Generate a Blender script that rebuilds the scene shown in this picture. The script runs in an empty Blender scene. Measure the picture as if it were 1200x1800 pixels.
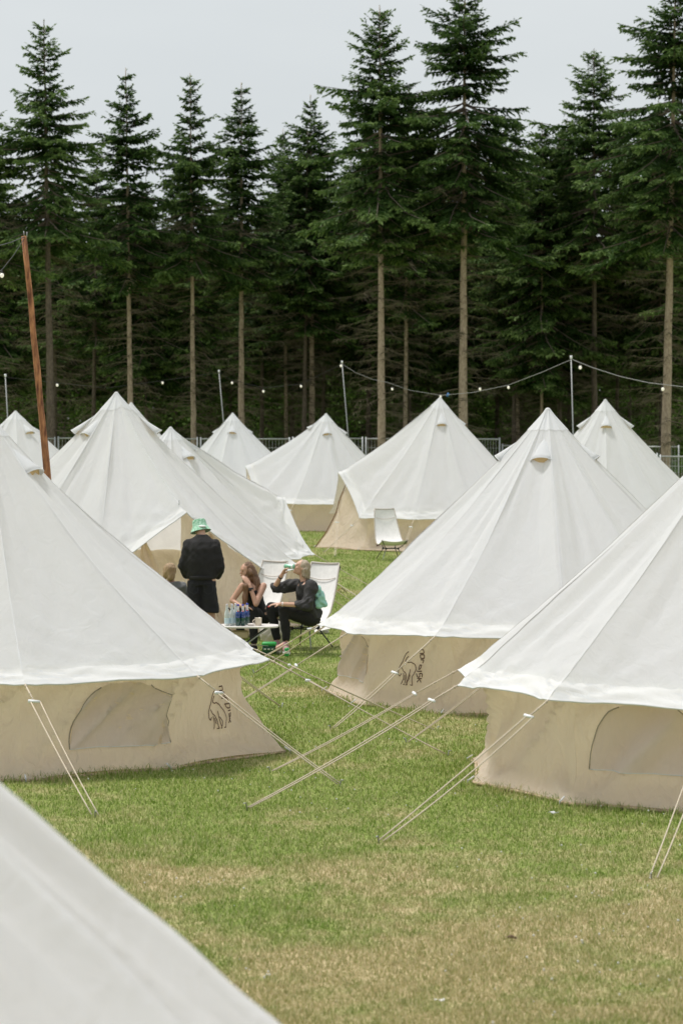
import bpy, math, random
import numpy as np
from mathutils import Vector, Matrix
rad = math.radians
random.seed(7); RNG = np.random.default_rng(7)
S = bpy.context.scene
COL = S.collection
# ------------------------------------------------------------------ camera
F_PX, CAM_H, HOR = 4250.0, 3.23, 733.0      # focal length in photo pixels (1200 wide), eye height, horizon row
PITCH = math.atan((900 - HOR) / F_PX)
cd = bpy.data.cameras.new("camera"); cam = bpy.data.objects.new("camera", cd); COL.objects.link(cam)
cd.sensor_fit = 'VERTICAL'; cd.sensor_height = 36; cd.sensor_width = 24; cd.lens = F_PX / 1800 * 36
cam.location = (0, 0, CAM_H); cam.rotation_euler = (math.pi / 2 - PITCH, 0, 0)
cd.clip_start = 0.1; cd.clip_end = 2000
cd.dof.use_dof = True; cd.dof.focus_distance = 27; cd.dof.aperture_fstop = 3.5
S.camera = cam
S.render.resolution_x, S.render.resolution_y = 682, 1024
# ------------------------------------------------------------------ light
SUN_DIR = Vector((-0.36, 0.18, 1.0)).normalized()       # towards the sun, hazy and high on the left
w = bpy.data.worlds.new("World"); S.world = w; w.use_nodes = True
wn, wl = w.node_tree.nodes, w.node_tree.links
wn.clear()
sky = wn.new('ShaderNodeTexSky'); sky.sky_type = 'NISHITA'; sky.sun_disc = False
sky.sun_elevation = math.asin(SUN_DIR.z); sky.sun_rotation = math.atan2(SUN_DIR.x, SUN_DIR.y)
sky.dust_density = 3.0
tc = wn.new('ShaderNodeTexCoord')
mp = wn.new('ShaderNodeMapping'); mp.inputs['Scale'].default_value = (1.0, 1.0, 3.2)
nz = wn.new('ShaderNodeTexNoise'); nz.inputs['Scale'].default_value = 2.6; nz.inputs['Detail'].default_value = 4
rp = wn.new('ShaderNodeValToRGB')
rp.color_ramp.elements[0].position = 0.3; rp.color_ramp.elements[0].color = (6.1, 6.5, 6.7, 1)
rp.color_ramp.elements[1].position = 0.75; rp.color_ramp.elements[1].color = (7.3, 7.6, 7.65, 1)
mx = wn.new('ShaderNodeMixRGB'); mx.inputs[0].default_value = 0.94
bg = wn.new('ShaderNodeBackground'); bg.inputs['Strength'].default_value = 0.092
wo = wn.new('ShaderNodeOutputWorld')
wl.new(tc.outputs['Generated'], mp.inputs[0]); wl.new(mp.outputs[0], nz.inputs['Vector']); wl.new(nz.outputs[0], rp.inputs[0])
wl.new(sky.outputs[0], mx.inputs[1]); wl.new(rp.outputs[0], mx.inputs[2]); wl.new(mx.outputs[0], bg.inputs[0]); wl.new(bg.outputs[0], wo.inputs[0])
sd = bpy.data.lights.new("sun", 'SUN'); so = bpy.data.objects.new("sun", sd); COL.objects.link(so)
sd.energy = 2.9; sd.angle = rad(12); sd.color = (1.0, 0.965, 0.92)
so.rotation_euler = SUN_DIR.to_track_quat('Z', 'Y').to_euler()
S.view_settings.view_transform = 'Standard'; S.view_settings.look = 'None'
S.view_settings.gamma = 1; S.view_settings.use_curve_mapping = False
S.view_settings.exposure = 0.24
S.cycles.max_bounces = 8; S.cycles.transparent_max_bounces = 12
# ------------------------------------------------------------------ measuring helpers
CP, SP = math.cos(PITCH), math.sin(PITCH)
def P(px, py, d):
    """world point seen at photo pixel (px, py), d metres in front (ground distance Y)"""
    u, v = (px - 600) / F_PX, (900 - py) / F_PX
    dy = CP + v * SP; dz = -SP + v * CP
    k = d / dy
    return Vector((u * k, d, CAM_H + dz * k))
def G(px, py, z=0.0):
    """point on the ground under photo pixel (px, py)"""
    u, v = (px - 600) / F_PX, (900 - py) / F_PX
    dy = CP + v * SP; dz = -SP + v * CP
    k = (z - CAM_H) / dz
    return Vector((u * k, dy * k, z))
def sstep(a, b, x):
    t = np.clip((x - a) / (b - a), 0, 1); return t * t * (3 - 2 * t)
def _hash(ix, iy, s):
    h = (ix * 374761393 + iy * 668265263 + s * 982451653) & 0xffffffff
    h = ((h ^ (h >> 13)) * 1274126177) & 0xffffffff
    return ((h ^ (h >> 16)) & 0xffff) / 65535.0
def vnoise(x, y, s=0):
    x = np.asarray(x, float); y = np.asarray(y, float)
    ix = np.floor(x).astype(np.int64); iy = np.floor(y).astype(np.int64)
    fx, fy = x - ix, y - iy; fx = fx * fx * (3 - 2 * fx); fy = fy * fy * (3 - 2 * fy)
    a, b, c, d = _hash(ix, iy, s), _hash(ix + 1, iy, s), _hash(ix, iy + 1, s), _hash(ix + 1, iy + 1, s)
    return (a * (1 - fx) + b * fx) * (1 - fy) + (c * (1 - fx) + d * fx) * fy
def ground_z(x, y):
    far = sstep(71, 82, y) * (1 - sstep(4, 10, x)) * 0.5
    return far + (vnoise(x * .35, y * .35, 3) - .5) * .05 * sstep(8, 12, y)
# ------------------------------------------------------------------ object helpers
ORG = {}
def tag(o, label=None, cat=None, group=None, kind=None):
    if label: o['label'] = label
    if cat: o['category'] = cat
    if group: o['group'] = group
    if kind: o['kind'] = kind
    return o
def empty(name, loc, label=None, cat=None, group=None):
    o = bpy.data.objects.new(name, None); COL.objects.link(o); o.location = loc; ORG[o.name] = Vector(loc)
    o.empty_display_size = .2
    return tag(o, label, cat, group)
def origin_of(o): return ORG.get(o.name, Vector((0, 0, 0)))
def link_mesh(name, me, mat, parent=None, loc=None, smooth=False):
    """me has world coordinates; it becomes a child of parent or a top-level object with its origin at loc"""
    org = origin_of(parent) if parent else Vector(loc or (0, 0, 0))
    if org.length: me.transform(Matrix.Translation(-org))
    o = bpy.data.objects.new(name, me); COL.objects.link(o)
    if mat and not me.materials: me.materials.append(mat)
    if parent: o.parent = parent
    else: o.location = org
    ORG[o.name] = org
    if smooth: me.polygons.foreach_set('use_smooth', [True] * len(me.polygons))
    return o
def np_mesh(name, V, Fc, uv=None):
    """V (n,3) array, Fc (m,3|4) int array"""
    me = bpy.data.meshes.new(name); V = np.asarray(V, np.float32); Fc = np.asarray(Fc, np.int32)
    k = Fc.shape[1]
    me.vertices.add(len(V)); me.vertices.foreach_set('co', V.ravel())
    me.loops.add(Fc.size); me.loops.foreach_set('vertex_index', Fc.ravel())
    me.polygons.add(len(Fc)); me.polygons.foreach_set('loop_start', np.arange(0, Fc.size, k, dtype=np.int32))
    me.update(calc_edges=True)
    return me
def attr(me, name, vals):
    a = me.attributes.new(name, 'FLOAT', 'POINT'); a.data.foreach_set('value', np.asarray(vals, np.float32))
def frame_of(d):
    d = d.normalized(); up = Vector((0, 0, 1)) if abs(d.z) < .9 else Vector((0, 1, 0))
    a = d.cross(up).normalized(); return a, a.cross(d).normalized()
class MB:
    def __init__(s): s.v = []; s.f = []
    def tube(s, pts, r, n=8, cap=True):
        pts = [Vector(p) for p in pts]; rs = r if isinstance(r, (list, tuple)) else [r] * len(pts)
        base = len(s.v); A = None
        for i, p in enumerate(pts):
            d = (pts[min(i + 1, len(pts) - 1)] - pts[max(i - 1, 0)])
            if A is None: A, B = frame_of(d)
            else:
                d.normalize(); A = (A - d * A.dot(d)).normalized(); B = A.cross(d)
            for k in range(n):
                t = 2 * math.pi * k / n; s.v.append(p + (A * math.cos(t) + B * math.sin(t)) * rs[i])
        for i in range(len(pts) - 1):
            for k in range(n):
                a = base + i * n + k; b = base + i * n + (k + 1) % n
                s.f.append((a, b, b + n, a + n))
        if cap:
            s.f.append(tuple(base + k for k in range(n))[::-1]); e = base + (len(pts) - 1) * n
            s.f.append(tuple(e + k for k in range(n)))
        return s
    def lathe(s, c, prof, n=16, axis=(0, 0, 1)):
        c = Vector(c); ax = Vector(axis).normalized(); A, B = frame_of(ax); base = len(s.v)
        for r, z in prof:
            for k in range(n):
                t = 2 * math.pi * k / n; s.v.append(c + ax * z + (A * math.cos(t) + B * math.sin(t)) * r)
        for i in range(len(prof) - 1):
            for k in range(n):
                a = base + i * n + k; b = base + i * n + (k + 1) % n; s.f.append((a, b, b + n, a + n))
        s.f.append(tuple(base + k for k in range(n))[::-1]); e = base + (len(prof) - 1) * n
        s.f.append(tuple(e + k for k in range(n)))
        return s
    def box(s, c, size, rz=0.0, M=None):
        c = Vector(c); m = M or Matrix.Rotation(rz, 3, 'Z'); b = len(s.v)
        for x in (-.5, .5):
            for y in (-.5, .5):
                for z in (-.5, .5): s.v.append(c + m @ Vector((x * size[0], y * size[1], z * size[2])))
        for f in ((0, 1, 3, 2), (4, 6, 7, 5), (0, 4, 5, 1), (2, 3, 7, 6), (0, 2, 6, 4), (1, 5, 7, 3)): s.f.append(tuple(b + i for i in f))
        return s
    def ell(s, c, r, M=None, nu=14, nv=9):
        c = Vector(c); r = Vector(r) if not isinstance(r, (int, float)) else Vector((r, r, r)); M = M or Matrix.Identity(3); b = len(s.v)
        for j in range(nv + 1):
            ph = math.pi * j / nv
            for i in range(nu):
                t = 2 * math.pi * i / nu
                s.v.append(c + M @ Vector((r.x * math.sin(ph) * math.cos(t), r.y * math.sin(ph) * math.sin(t), r.z * math.cos(ph))))
        for j in range(nv):
            for i in range(nu):
                a = b + j * nu + i; d = b + j * nu + (i + 1) % nu; s.f.append((a, a + nu, d + nu, d))
        return s
    def cap(s, p0, r0, p1, r1, n=14):
        """tapered limb with rounded ends"""
        p0, p1 = Vector(p0), Vector(p1); d = p1 - p0; L = d.length or 1e-4; pts = []; rs = []
        for k in range(5): t = math.pi / 2 * k / 4; pts.append(p0 - d / L * r0 * math.cos(t)); rs.append(max(r0 * math.sin(t), 1e-4))
        for k in range(1, 5): pts.append(p0.lerp(p1, k / 5)); rs.append(r0 + (r1 - r0) * k / 5)
        for k in range(5): t = math.pi / 2 * k / 4; pts.append(p1 + d / L * r1 * math.sin(t)); rs.append(max(r1 * math.cos(t), 1e-4))
        return s.tube(pts, rs, n)
    def loft(s, rings):
        """rings: list of (center, A vector, B vector) ellipses"""
        n = 20; b = len(s.v)
        for c, A, B in rings:
            for k in range(n):
                t = 2 * math.pi * k / n; s.v.append(Vector(c) + Vector(A) * math.cos(t) + Vector(B) * math.sin(t))
        for i in range(len(rings) - 1):
            for k in range(n):
                a = b + i * n + k; d = b + i * n + (k + 1) % n; s.f.append((a, d, d + n, a + n))
        s.f.append(tuple(b + k for k in range(n))[::-1]); e = b + (len(rings) - 1) * n
        s.f.append(tuple(e + k for k in range(n)))
        return s
    def ribbon(s, pts, wdt, nrm, th=.002):
        """flat strip through pts; nrm one normal or a list"""
        b = len(s.v); pts = [Vector(p) for p in pts]
        for i, p in enumerate(pts):
            n = nrm[i] if isinstance(nrm, list) else nrm; n = Vector(n)
            d = (pts[min(i + 1, len(pts) - 1)] - pts[max(i - 1, 0)]); sd_ = d.cross(n).normalized() * wdt / 2
            s.v += [p - sd_, p + sd_, p - sd_ - n * th, p + sd_ - n * th]
        for i in range(len(pts) - 1):
            a = b + 4 * i; c = a + 4
            s.f += [(a, a + 1, c + 1, c), (a + 2, c + 2, c + 3, a + 3), (a, c, c + 2, a + 2), (a + 1, a + 3, c + 3, c + 1)]
        s.f += [(b, b + 2, b + 3, b + 1)]; e = b + 4 * (len(pts) - 1); s.f += [(e, e + 1, e + 3, e + 2)]
        return s
    def sheet(s, grid):
        """grid[i][j] points -> quads"""
        b = len(s.v); n = len(grid[0])
        for row in grid: s.v += [Vector(p) for p in row]
        for i in range(len(grid) - 1):
            for j in range(n - 1): a = b + i * n + j; s.f.append((a, a + 1, a + n + 1, a + n))
        return s
    def mesh(s, name):
        me = bpy.data.meshes.new(name); me.from_pydata([tuple(v) for v in s.v], [], s.f); me.update(); return me
    def build(s, name, mat, parent=None, loc=None, smooth=True, label=None, solid=None, sub=0, bevel=0):
        o = link_mesh(name, s.mesh(name), mat, parent, loc, smooth)
        if label: o['label'] = label
        if solid: m = o.modifiers.new('solid', 'SOLIDIFY'); m.thickness = solid; m.offset = 0
        if bevel: m = o.modifiers.new('bevel', 'BEVEL'); m.width = bevel; m.segments = 2; m.limit_method = 'ANGLE'
        if sub: m = o.modifiers.new('sub', 'SUBSURF'); m.levels = m.render_levels = sub
        return o
    def fused(s, name, mat, parent=None, loc=None, voxel=.01, it=5, label=None, wrinkle=0, seed=0):
        """one continuous skin over all the shapes collected"""
        tmp = bpy.data.objects.new('tmp', s.mesh('tmp')); COL.objects.link(tmp)
        m = tmp.modifiers.new('r', 'REMESH'); m.mode = 'VOXEL'; m.voxel_size = voxel
        m = tmp.modifiers.new('s', 'SMOOTH'); m.factor = .5; m.iterations = it
        me = bpy.data.meshes.new_from_object(tmp.evaluated_get(bpy.context.evaluated_depsgraph_get()))
        bpy.data.objects.remove(tmp)
        me.name = name
        if wrinkle:
            n = len(me.vertices); co = np.empty(n * 3, np.float32); me.vertices.foreach_get('co', co); co = co.reshape(-1, 3)
            no = np.empty(n * 3, np.float32); me.vertices.foreach_get('normal', no); no = no.reshape(-1, 3)
            f = vnoise(co[:, 0] * 14 + co[:, 2] * 9, co[:, 2] * 13 - co[:, 1] * 10, seed) - .5
            f += .6 * (vnoise(co[:, 0] * 25 - co[:, 2] * 20, co[:, 2] * 8 + co[:, 1] * 22, seed + 1) - .5)
            co += no * (f * wrinkle)[:, None]; me.vertices.foreach_set('co', co.ravel()); me.update()
        o = link_mesh(name, me, mat, parent, loc, True)
        if label: o['label'] = label
        return o
# ------------------------------------------------------------------ materials
def new_mat(name):
    m = bpy.data.materials.new(name); m.use_nodes = True; nt = m.node_tree; nt.nodes.clear()
    return m, nt.nodes, nt.links
def mat(name, col, rough=.6, metal=0, noise=0, nscale=20, bump=0, bscale=60, alpha=1, trans=0, emit=0, spec=.5, stretch=(1, 1, 1), col2=None):
    m, n, l = new_mat(name)
    b = n.new('ShaderNodeBsdfPrincipled'); o = n.new('ShaderNodeOutputMaterial'); l.new(b.outputs[0], o.inputs[0])
    b.inputs['Base Color'].default_value = (*col, 1); b.inputs['Roughness'].default_value = rough; b.inputs['Metallic'].default_value = metal
    b.inputs['Specular IOR Level'].default_value = spec
    b.inputs['Transmission Weight'].default_value = trans
    if emit: b.inputs['Emission Color'].default_value = (*col, 1); b.inputs['Emission Strength'].default_value = emit
    t = n.new('ShaderNodeTexCoord'); mpn = n.new('ShaderNodeMapping'); l.new(t.outputs['Object'], mpn.inputs[0]); mpn.inputs['Scale'].default_value = stretch
    if noise or col2:
        k = n.new('ShaderNodeTexNoise'); k.inputs['Scale'].default_value = nscale; k.inputs['Detail'].default_value = 5; l.new(mpn.outputs[0], k.inputs['Vector'])
        r = n.new('ShaderNodeValToRGB'); l.new(k.outputs[0], r.inputs[0])
        c2 = col2 or tuple(c * (1 + noise) for c in col); c1 = col if col2 else tuple(c * (1 - noise) for c in col)
        r.color_ramp.elements[0].position = .35; r.color_ramp.elements[0].color = (*c1, 1)
        r.color_ramp.elements[1].position = .65; r.color_ramp.elements[1].color = (*c2, 1)
        l.new(r.outputs[0], b.inputs['Base Color'])
    if bump:
        k = n.new('ShaderNodeTexNoise'); k.inputs['Scale'].default_value = bscale; k.inputs['Detail'].default_value = 6; l.new(mpn.outputs[0], k.inputs['Vector'])
        bp = n.new('ShaderNodeBump'); bp.inputs['Strength'].default_value = bump; bp.inputs['Distance'].default_value = .02
        l.new(k.outputs[0], bp.inputs['Height']); l.new(bp.outputs[0], b.inputs['Normal'])
    return m
def canvas_mat(name, col, tcol, thin=.28, stain=.06, bump=.25):
    """cotton canvas: lets some light through, faint weave, creases and light soiling"""
    m, n, l = new_mat(name)
    t = n.new('ShaderNodeTexCoord'); o = n.new('ShaderNodeOutputMaterial')
    k = n.new('ShaderNodeTexNoise'); k.inputs['Scale'].default_value = 2.2; k.inputs['Detail'].default_value = 7; k.inputs['Roughness'].default_value = .62; l.new(t.outputs['Object'], k.inputs['Vector'])
    r = n.new('ShaderNodeValToRGB'); l.new(k.outputs[0], r.inputs[0])
    r.color_ramp.elements[0].position = .3; r.color_ramp.elements[0].color = (*[c * (1 - stain) for c in col], 1)
    r.color_ramp.elements[1].position = .62; r.color_ramp.elements[1].color = (*col, 1)
    wv = n.new('ShaderNodeTexNoise'); wv.inputs['Scale'].default_value = 160; wv.inputs['Detail'].default_value = 3; l.new(t.outputs['Object'], wv.inputs['Vector'])
    mpn = n.new('ShaderNodeMapping'); mpn.inputs['Scale'].default_value = (1, 1, .45); l.new(t.outputs['Object'], mpn.inputs[0])
    cr = n.new('ShaderNodeTexNoise'); cr.inputs['Scale'].default_value = 7; cr.inputs['Detail'].default_value = 4; cr.inputs['Distortion'].default_value = 1.5; l.new(mpn.outputs[0], cr.inputs['Vector'])
    ad = n.new('ShaderNodeMath'); ad.operation = 'MULTIPLY_ADD'; ad.inputs[1].default_value = .10; l.new(wv.outputs[0], ad.inputs[0]); l.new(cr.outputs[0], ad.inputs[2])
    bp = n.new('ShaderNodeBump'); bp.inputs['Strength'].default_value = bump; bp.inputs['Distance'].default_value = .05; l.new(ad.outputs[0], bp.inputs['Height'])
    d = n.new('ShaderNodeBsdfDiffuse'); d.inputs['Roughness'].default_value = .6; l.new(r.outputs[0], d.inputs[0]); l.new(bp.outputs[0], d.inputs['Normal'])
    tr = n.new('ShaderNodeBsdfTranslucent'); tr.inputs[0].default_value = (*tcol, 1); l.new(bp.outputs[0], tr.inputs['Normal'])
    mxs = n.new('ShaderNodeMixShader'); mxs.inputs[0].default_value = thin
    l.new(d.outputs[0], mxs.inputs[1]); l.new(tr.outputs[0], mxs.inputs[2]); l.new(mxs.outputs[0], o.inputs[0])
    return m
CANVAS = canvas_mat('canvas_roof', (.84, .86, .885), (.95, .92, .85), .36, .02, .20)
WALLC = canvas_mat('canvas_wall', (.95, .87, .76), (1.0, .88, .68), .55, .05, .8)
TAPE = canvas_mat('canvas_tape', (.84, .85, .86), (.88, .80, .66), .15, .03, .15)
VALANCE = canvas_mat('eave_canvas_painted_glow', (.87, .87, .865), (.92, .88, .78), .22, .02, .15)  # roof canvas made whiter: light from below the overhang is put into the colour
VENTIN = canvas_mat('vent_lining', (.74, .58, .34), (.85, .62, .30), .35, .05, .15)
WINDOW = canvas_mat('window_mesh', (.82, .75, .70), (.95, .82, .70), .36, .05, .4)
SHEETM = mat('groundsheet', (.42, .32, .21), .8, noise=.3)
ZIP = mat('zip_tape', (.36, .31, .24), .7)
ROPE = mat('guy_rope', (.55, .47, .36), .8, noise=.15, nscale=120)
PLASTIC = mat('slider_plastic', (.78, .80, .80), .35)
PRINT = mat('brown_print', (.10, .045, .025), .8)
WOODP = mat('pole_wood', (.13, .042, .018), .8, nscale=5, bump=.8, bscale=25, stretch=(5, 5, 1.1), col2=(.50, .23, .10))
METAL = mat('galvanised', (.36, .37, .36), .5, .5)
FENCEM = mat('fence_steel', (.42, .44, .44), .5, .4)
CABLE = mat('cable_black', (.03, .03, .03), .6)
CABLEL = mat('cable_grey', (.35, .35, .34), .6)
BULB = mat('bulb_glass', (.9, .86, .74), .2, emit=.28)
BLACKF = mat('black_frame', (.02, .02, .022), .4)
SLING = mat('sling_fabric', (.80, .78, .755), .8, noise=.04, bump=.2, bscale=200)
SLINGEDGE = mat('sling_edge', (.52, .47, .42), .8)
# ------------------------------------------------------------------ ground
def grass_colour(n, l, dry_amt=1.0):
    """shared patchiness of the turf in world XY: green with straw patches"""
    g = n.new('ShaderNodeNewGeometry')
    sx = n.new('ShaderNodeSeparateXYZ'); l.new(g.outputs['Position'], sx.inputs[0])
    cb = n.new('ShaderNodeCombineXYZ'); l.new(sx.outputs[0], cb.inputs[0]); l.new(sx.outputs[1], cb.inputs[1])
    a = n.new('ShaderNodeTexNoise'); a.inputs['Scale'].default_value = .55; a.inputs['Detail'].default_value = 5; a.inputs['Roughness'].default_value = .6; l.new(cb.outputs[0], a.inputs['Vector'])
    b = n.new('ShaderNodeTexNoise'); b.inputs['Scale'].default_value = 3.2; b.inputs['Detail'].default_value = 6; b.inputs['Roughness'].default_value = .7; l.new(cb.outputs[0], b.inputs['Vector'])
    # drier turf on the worn side of the field, nearest the viewer
    mr = n.new('ShaderNodeMapRange'); mr.inputs['From Min'].default_value = 14.0; mr.inputs['From Max'].default_value = 20.0; mr.inputs['To Min'].default_value = .17; mr.inputs['To Max'].default_value = -.05
    mr.interpolation_type = 'SMOOTHSTEP'; l.new(sx.outputs[1], mr.inputs[0])
    m1 = n.new('ShaderNodeMath'); m1.operation = 'ADD'; l.new(a.outputs[0], m1.inputs[0]); l.new(mr.outputs[0], m1.inputs[1])
    m2 = n.new('ShaderNodeMath'); m2.operation = 'MULTIPLY_ADD'; m2.inputs[1].default_value = .75; l.new(b.outputs[0], m2.inputs[0]); l.new(m1.outputs[0], m2.inputs[2])
    r = n.new('ShaderNodeMapRange'); r.inputs['From Min'].default_value = .82; r.inputs['From Max'].default_value = 1.08; l.new(m2.outputs[0], r.inputs[0])
    return r.outputs[0], b
gm, gn, gl = new_mat('turf')
dry, nb = grass_colour(gn, gl)
fn = gn.new('ShaderNodeTexNoise'); fn.inputs['Scale'].default_value = 45; fn.inputs['Detail'].default_value = 6
gg = gn.new('ShaderNodeNewGeometry'); gl.new(gg.outputs['Position'], fn.inputs['Vector'])
r1 = gn.new('ShaderNodeValToRGB'); gl.new(fn.outputs[0], r1.inputs[0]); r1.color_ramp.elements[0].position = .35; r1.color_ramp.elements[1].position = .68
r1.color_ramp.elements[0].color = (.135, .175, .038, 1); r1.color_ramp.elements[1].color = (.30, .36, .10, 1)
r2 = gn.new('ShaderNodeValToRGB'); gl.new(fn.outputs[0], r2.inputs[0]); r2.color_ramp.elements[0].position = .35; r2.color_ramp.elements[1].position = .68
r2.color_ramp.elements[0].color = (.32, .25, .13, 1); r2.color_ramp.elements[1].color = (.58, .49, .29, 1)
mm = gn.new('ShaderNodeMixRGB'); gl.new(dry, mm.inputs[0]); gl.new(r1.outputs[0], mm.inputs[1]); gl.new(r2.outputs[0], mm.inputs[2])
gb = gn.new('ShaderNodeBsdfPrincipled'); gb.inputs['Roughness'].default_value = .9; gb.inputs['Specular IOR Level'].default_value = .2
bp = gn.new('ShaderNodeBump'); bp.inputs['Strength'].default_value = .6; bp.inputs['Distance'].default_value = .03; gl.new(fn.outputs[0], bp.inputs['Height']); gl.new(bp.outputs[0], gb.inputs['Normal'])
go = gn.new('ShaderNodeOutputMaterial'); gl.new(mm.outputs[0], gb.inputs[0]); gl.new(gb.outputs[0], go.inputs[0])
xs = np.concatenate([[-900, -400, -150, -60], np.linspace(-30, 30, 90), [60, 150, 400, 900]])
ys = np.concatenate([[-300, -60, -10], np.linspace(2, 100, 160), [120, 200, 500, 1400]])
X, Y = np.meshgrid(xs, ys); Z = ground_z(X, Y); nx, ny = len(xs), len(ys)
idx = np.arange(nx * ny).reshape(ny, nx)
Fc = np.stack([idx[:-1, :-1], idx[:-1, 1:], idx[1:, 1:], idx[1:, :-1]], -1).reshape(-1, 4)
ground = link_mesh('ground', np_mesh('ground', np.stack([X, Y, Z], -1).reshape(-1, 3), Fc), gm, smooth=True); tag(ground, 'field of green turf with worn straw coloured patches', kind='structure')
# ------------------------------------------------------------------ trees
def rot_to(base, direc): pass
def spruce_crown(seed, h, cb, rmax, taper=.40, dense=1.0, droop=1.0):
    """foliage sprays and branch wood of one spruce, base at origin"""
    r = random.Random(seed); sprigs = []; wood = MB()
    z = h - .50; ang0 = 0
    while z > cb:
        top = h - z
        wob = 1 + .22 * math.sin(z * 1.9 + seed) + .12 * math.sin(z * 4.3 + seed * 2); L0 = wob * min(.08 + taper * top ** .9, rmax * (1 - .25 * max(0, (cb + 2.5 - z) / 3)))
        nbr = 5 if top < 3 else int(7 * dense)
        ang0 += r.uniform(.3, 1.0)
        for b in range(nbr):
            if top > 4 and r.random() < .12: continue
            az = ang0 + 2 * math.pi * b / nbr + r.uniform(-.25, .25)
            L = L0 * r.uniform(.55, 1.25)
            el = rad(42 - 9.5 * min(top, 6.5)) * droop + rad(r.uniform(-7, 7))     # young shoots point up, old limbs hang
            p = Vector((0, 0, z + r.uniform(-.15, .15))); pts = [p.copy()]; N = max(4, int(L / .16))
            e = el
            for i in range(N):
                e += (rad(-14) if i < N * .5 else rad(30)) / N * min(1, top / 3)
                az += rad(r.uniform(-4, 4))
                p = p + Vector((math.cos(az) * math.cos(e), math.sin(az) * math.cos(e), math.sin(e))) * (L / N); pts.append(p.copy())
            wood.tube([pts[0], pts[len(pts) // 2], pts[-1]], [.012 + .012 * L, .01 + .005 * L, .004], 3, False)
            side = Vector((-math.sin(az), math.cos(az), 0))
            for i in range(1, N + 1):
                fr = i / N
                if top > 5 and fr < .30: continue
                d = (pts[i] - pts[i - 1]).normalized()
                tl = min(.55, .10 + .34 * L * (1 - fr) ** .7 * (.4 + fr)) + .07
                for sg in (-1, 1):
                    for rep in range(1 if top < 1.2 else 2):
                        td = (side * sg * r.uniform(.6, 1.1) + d * r.uniform(.4, 1.0) + Vector((0, 0, r.uniform(-.55, .15) * min(1, top / 3)))).normalized()
                        st = pts[i] - d * r.uniform(0, L / N)
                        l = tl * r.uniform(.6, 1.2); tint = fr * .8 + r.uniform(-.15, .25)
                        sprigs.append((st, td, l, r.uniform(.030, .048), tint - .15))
                        if l > .16:
                            for q in range(int(l / .085)):
                                s0 = st + td * (l * r.uniform(.15, .95)); tq = (td * .8 + side * r.uniform(-1, 1) + Vector((0, 0, r.uniform(-.7, .3)))).normalized()
                                sprigs.append((s0, tq, r.uniform(.09, .19), r.uniform(.026, .042), tint + .1 * r.random()))
            sprigs.append((pts[-1], (pts[-1] - pts[-2]).normalized(), r.uniform(.12, .22), .03, .95))
        z -= r.uniform(.24, .40) if top < 4 else r.uniform(.26, .46)
    for k in range(4):      # leader
        sprigs.append((Vector((0, 0, h - .40 + .09 * k)), Vector((r.uniform(-.6, .6), r.uniform(-.6, .6), 1)).normalized(), .14, .014, .9))
    wood.tube([(0, 0, h - 1.2), (0, 0, h)], [.022, .008], 4, False); (wood.tube([(0, 0, h - 1.5), (.20, .05, h - 1.1), (.26, .05, h - .35)], [.012, .010, .006], 4, False) if seed in (40, 42) else None)
    st = np.array([tuple(s[0]) for s in sprigs]); d = np.array([tuple(s[1]) for s in sprigs]); l = np.array([s[2] for s in sprigs])[:, None]; wd = np.array([s[3] for s in sprigs])[:, None]
    tint = np.array([s[4] for s in sprigs]); n = len(st); rg = np.random.default_rng(seed)
    rv = rg.normal(size=(n, 3)); rv[:, 2] *= 1.0; sd_ = np.cross(d, rv); sd_ /= np.linalg.norm(sd_, axis=1, keepdims=True) + 1e-6
    sag = np.zeros((n, 3)); sag[:, 2] = -.12 * l[:, 0]
    V = np.stack([st, st + d * l * .45 + sd_ * wd, st + d * l + sag, st + d * l * .5 - sd_ * wd], 1).reshape(-1, 3)
    Fq = np.arange(n * 4).reshape(-1, 4)
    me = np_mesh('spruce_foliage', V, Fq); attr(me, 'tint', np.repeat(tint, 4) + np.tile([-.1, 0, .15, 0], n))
    return me, wood
def dead_branches(seed, z0, z1, lmax):
    r = random.Random(seed); m = MB(); z = z0
    while z < z1:
        for b in range(r.choice((2, 3, 4))):
            az = r.uniform(0, 2 * math.pi); L = lmax * r.uniform(.35, 1) * (.55 + .45 * (z - z0) / (z1 - z0)); e = rad(r.uniform(-12, 14)); p = Vector((0, 0, z + r.uniform(-.1, .1))); pts = [p.copy()]
            for i in range(5):
                e -= rad(r.uniform(0, 7)) if i < 3 else -rad(6); az += rad(r.uniform(-7, 7))
                p = p + Vector((math.cos(az) * math.cos(e), math.sin(az) * math.cos(e), math.sin(e))) * L / 5; pts.append(p.copy())
            m.tube(pts, [.020, .014, .011, .008, .006, .003], 3, False)
            for q in range(int(L * 11)):
                f = r.uniform(.2, 1) * 4.99; i = int(f); s0 = pts[i].lerp(pts[i + 1], f - i); a2 = az + r.choice((-1, 1)) * rad(r.uniform(25, 75)); l = r.uniform(.15, .5)
                s1 = s0 + Vector((math.cos(a2), math.sin(a2), r.uniform(-.6, .05))) * l
                m.tube([s0, s0.lerp(s1, .5) + Vector((0, 0, .03)), s1 - Vector((0, 0, .06))], [.006, .005, .003], 3, False)
        z += r.uniform(.16, .34)
    return m
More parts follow.
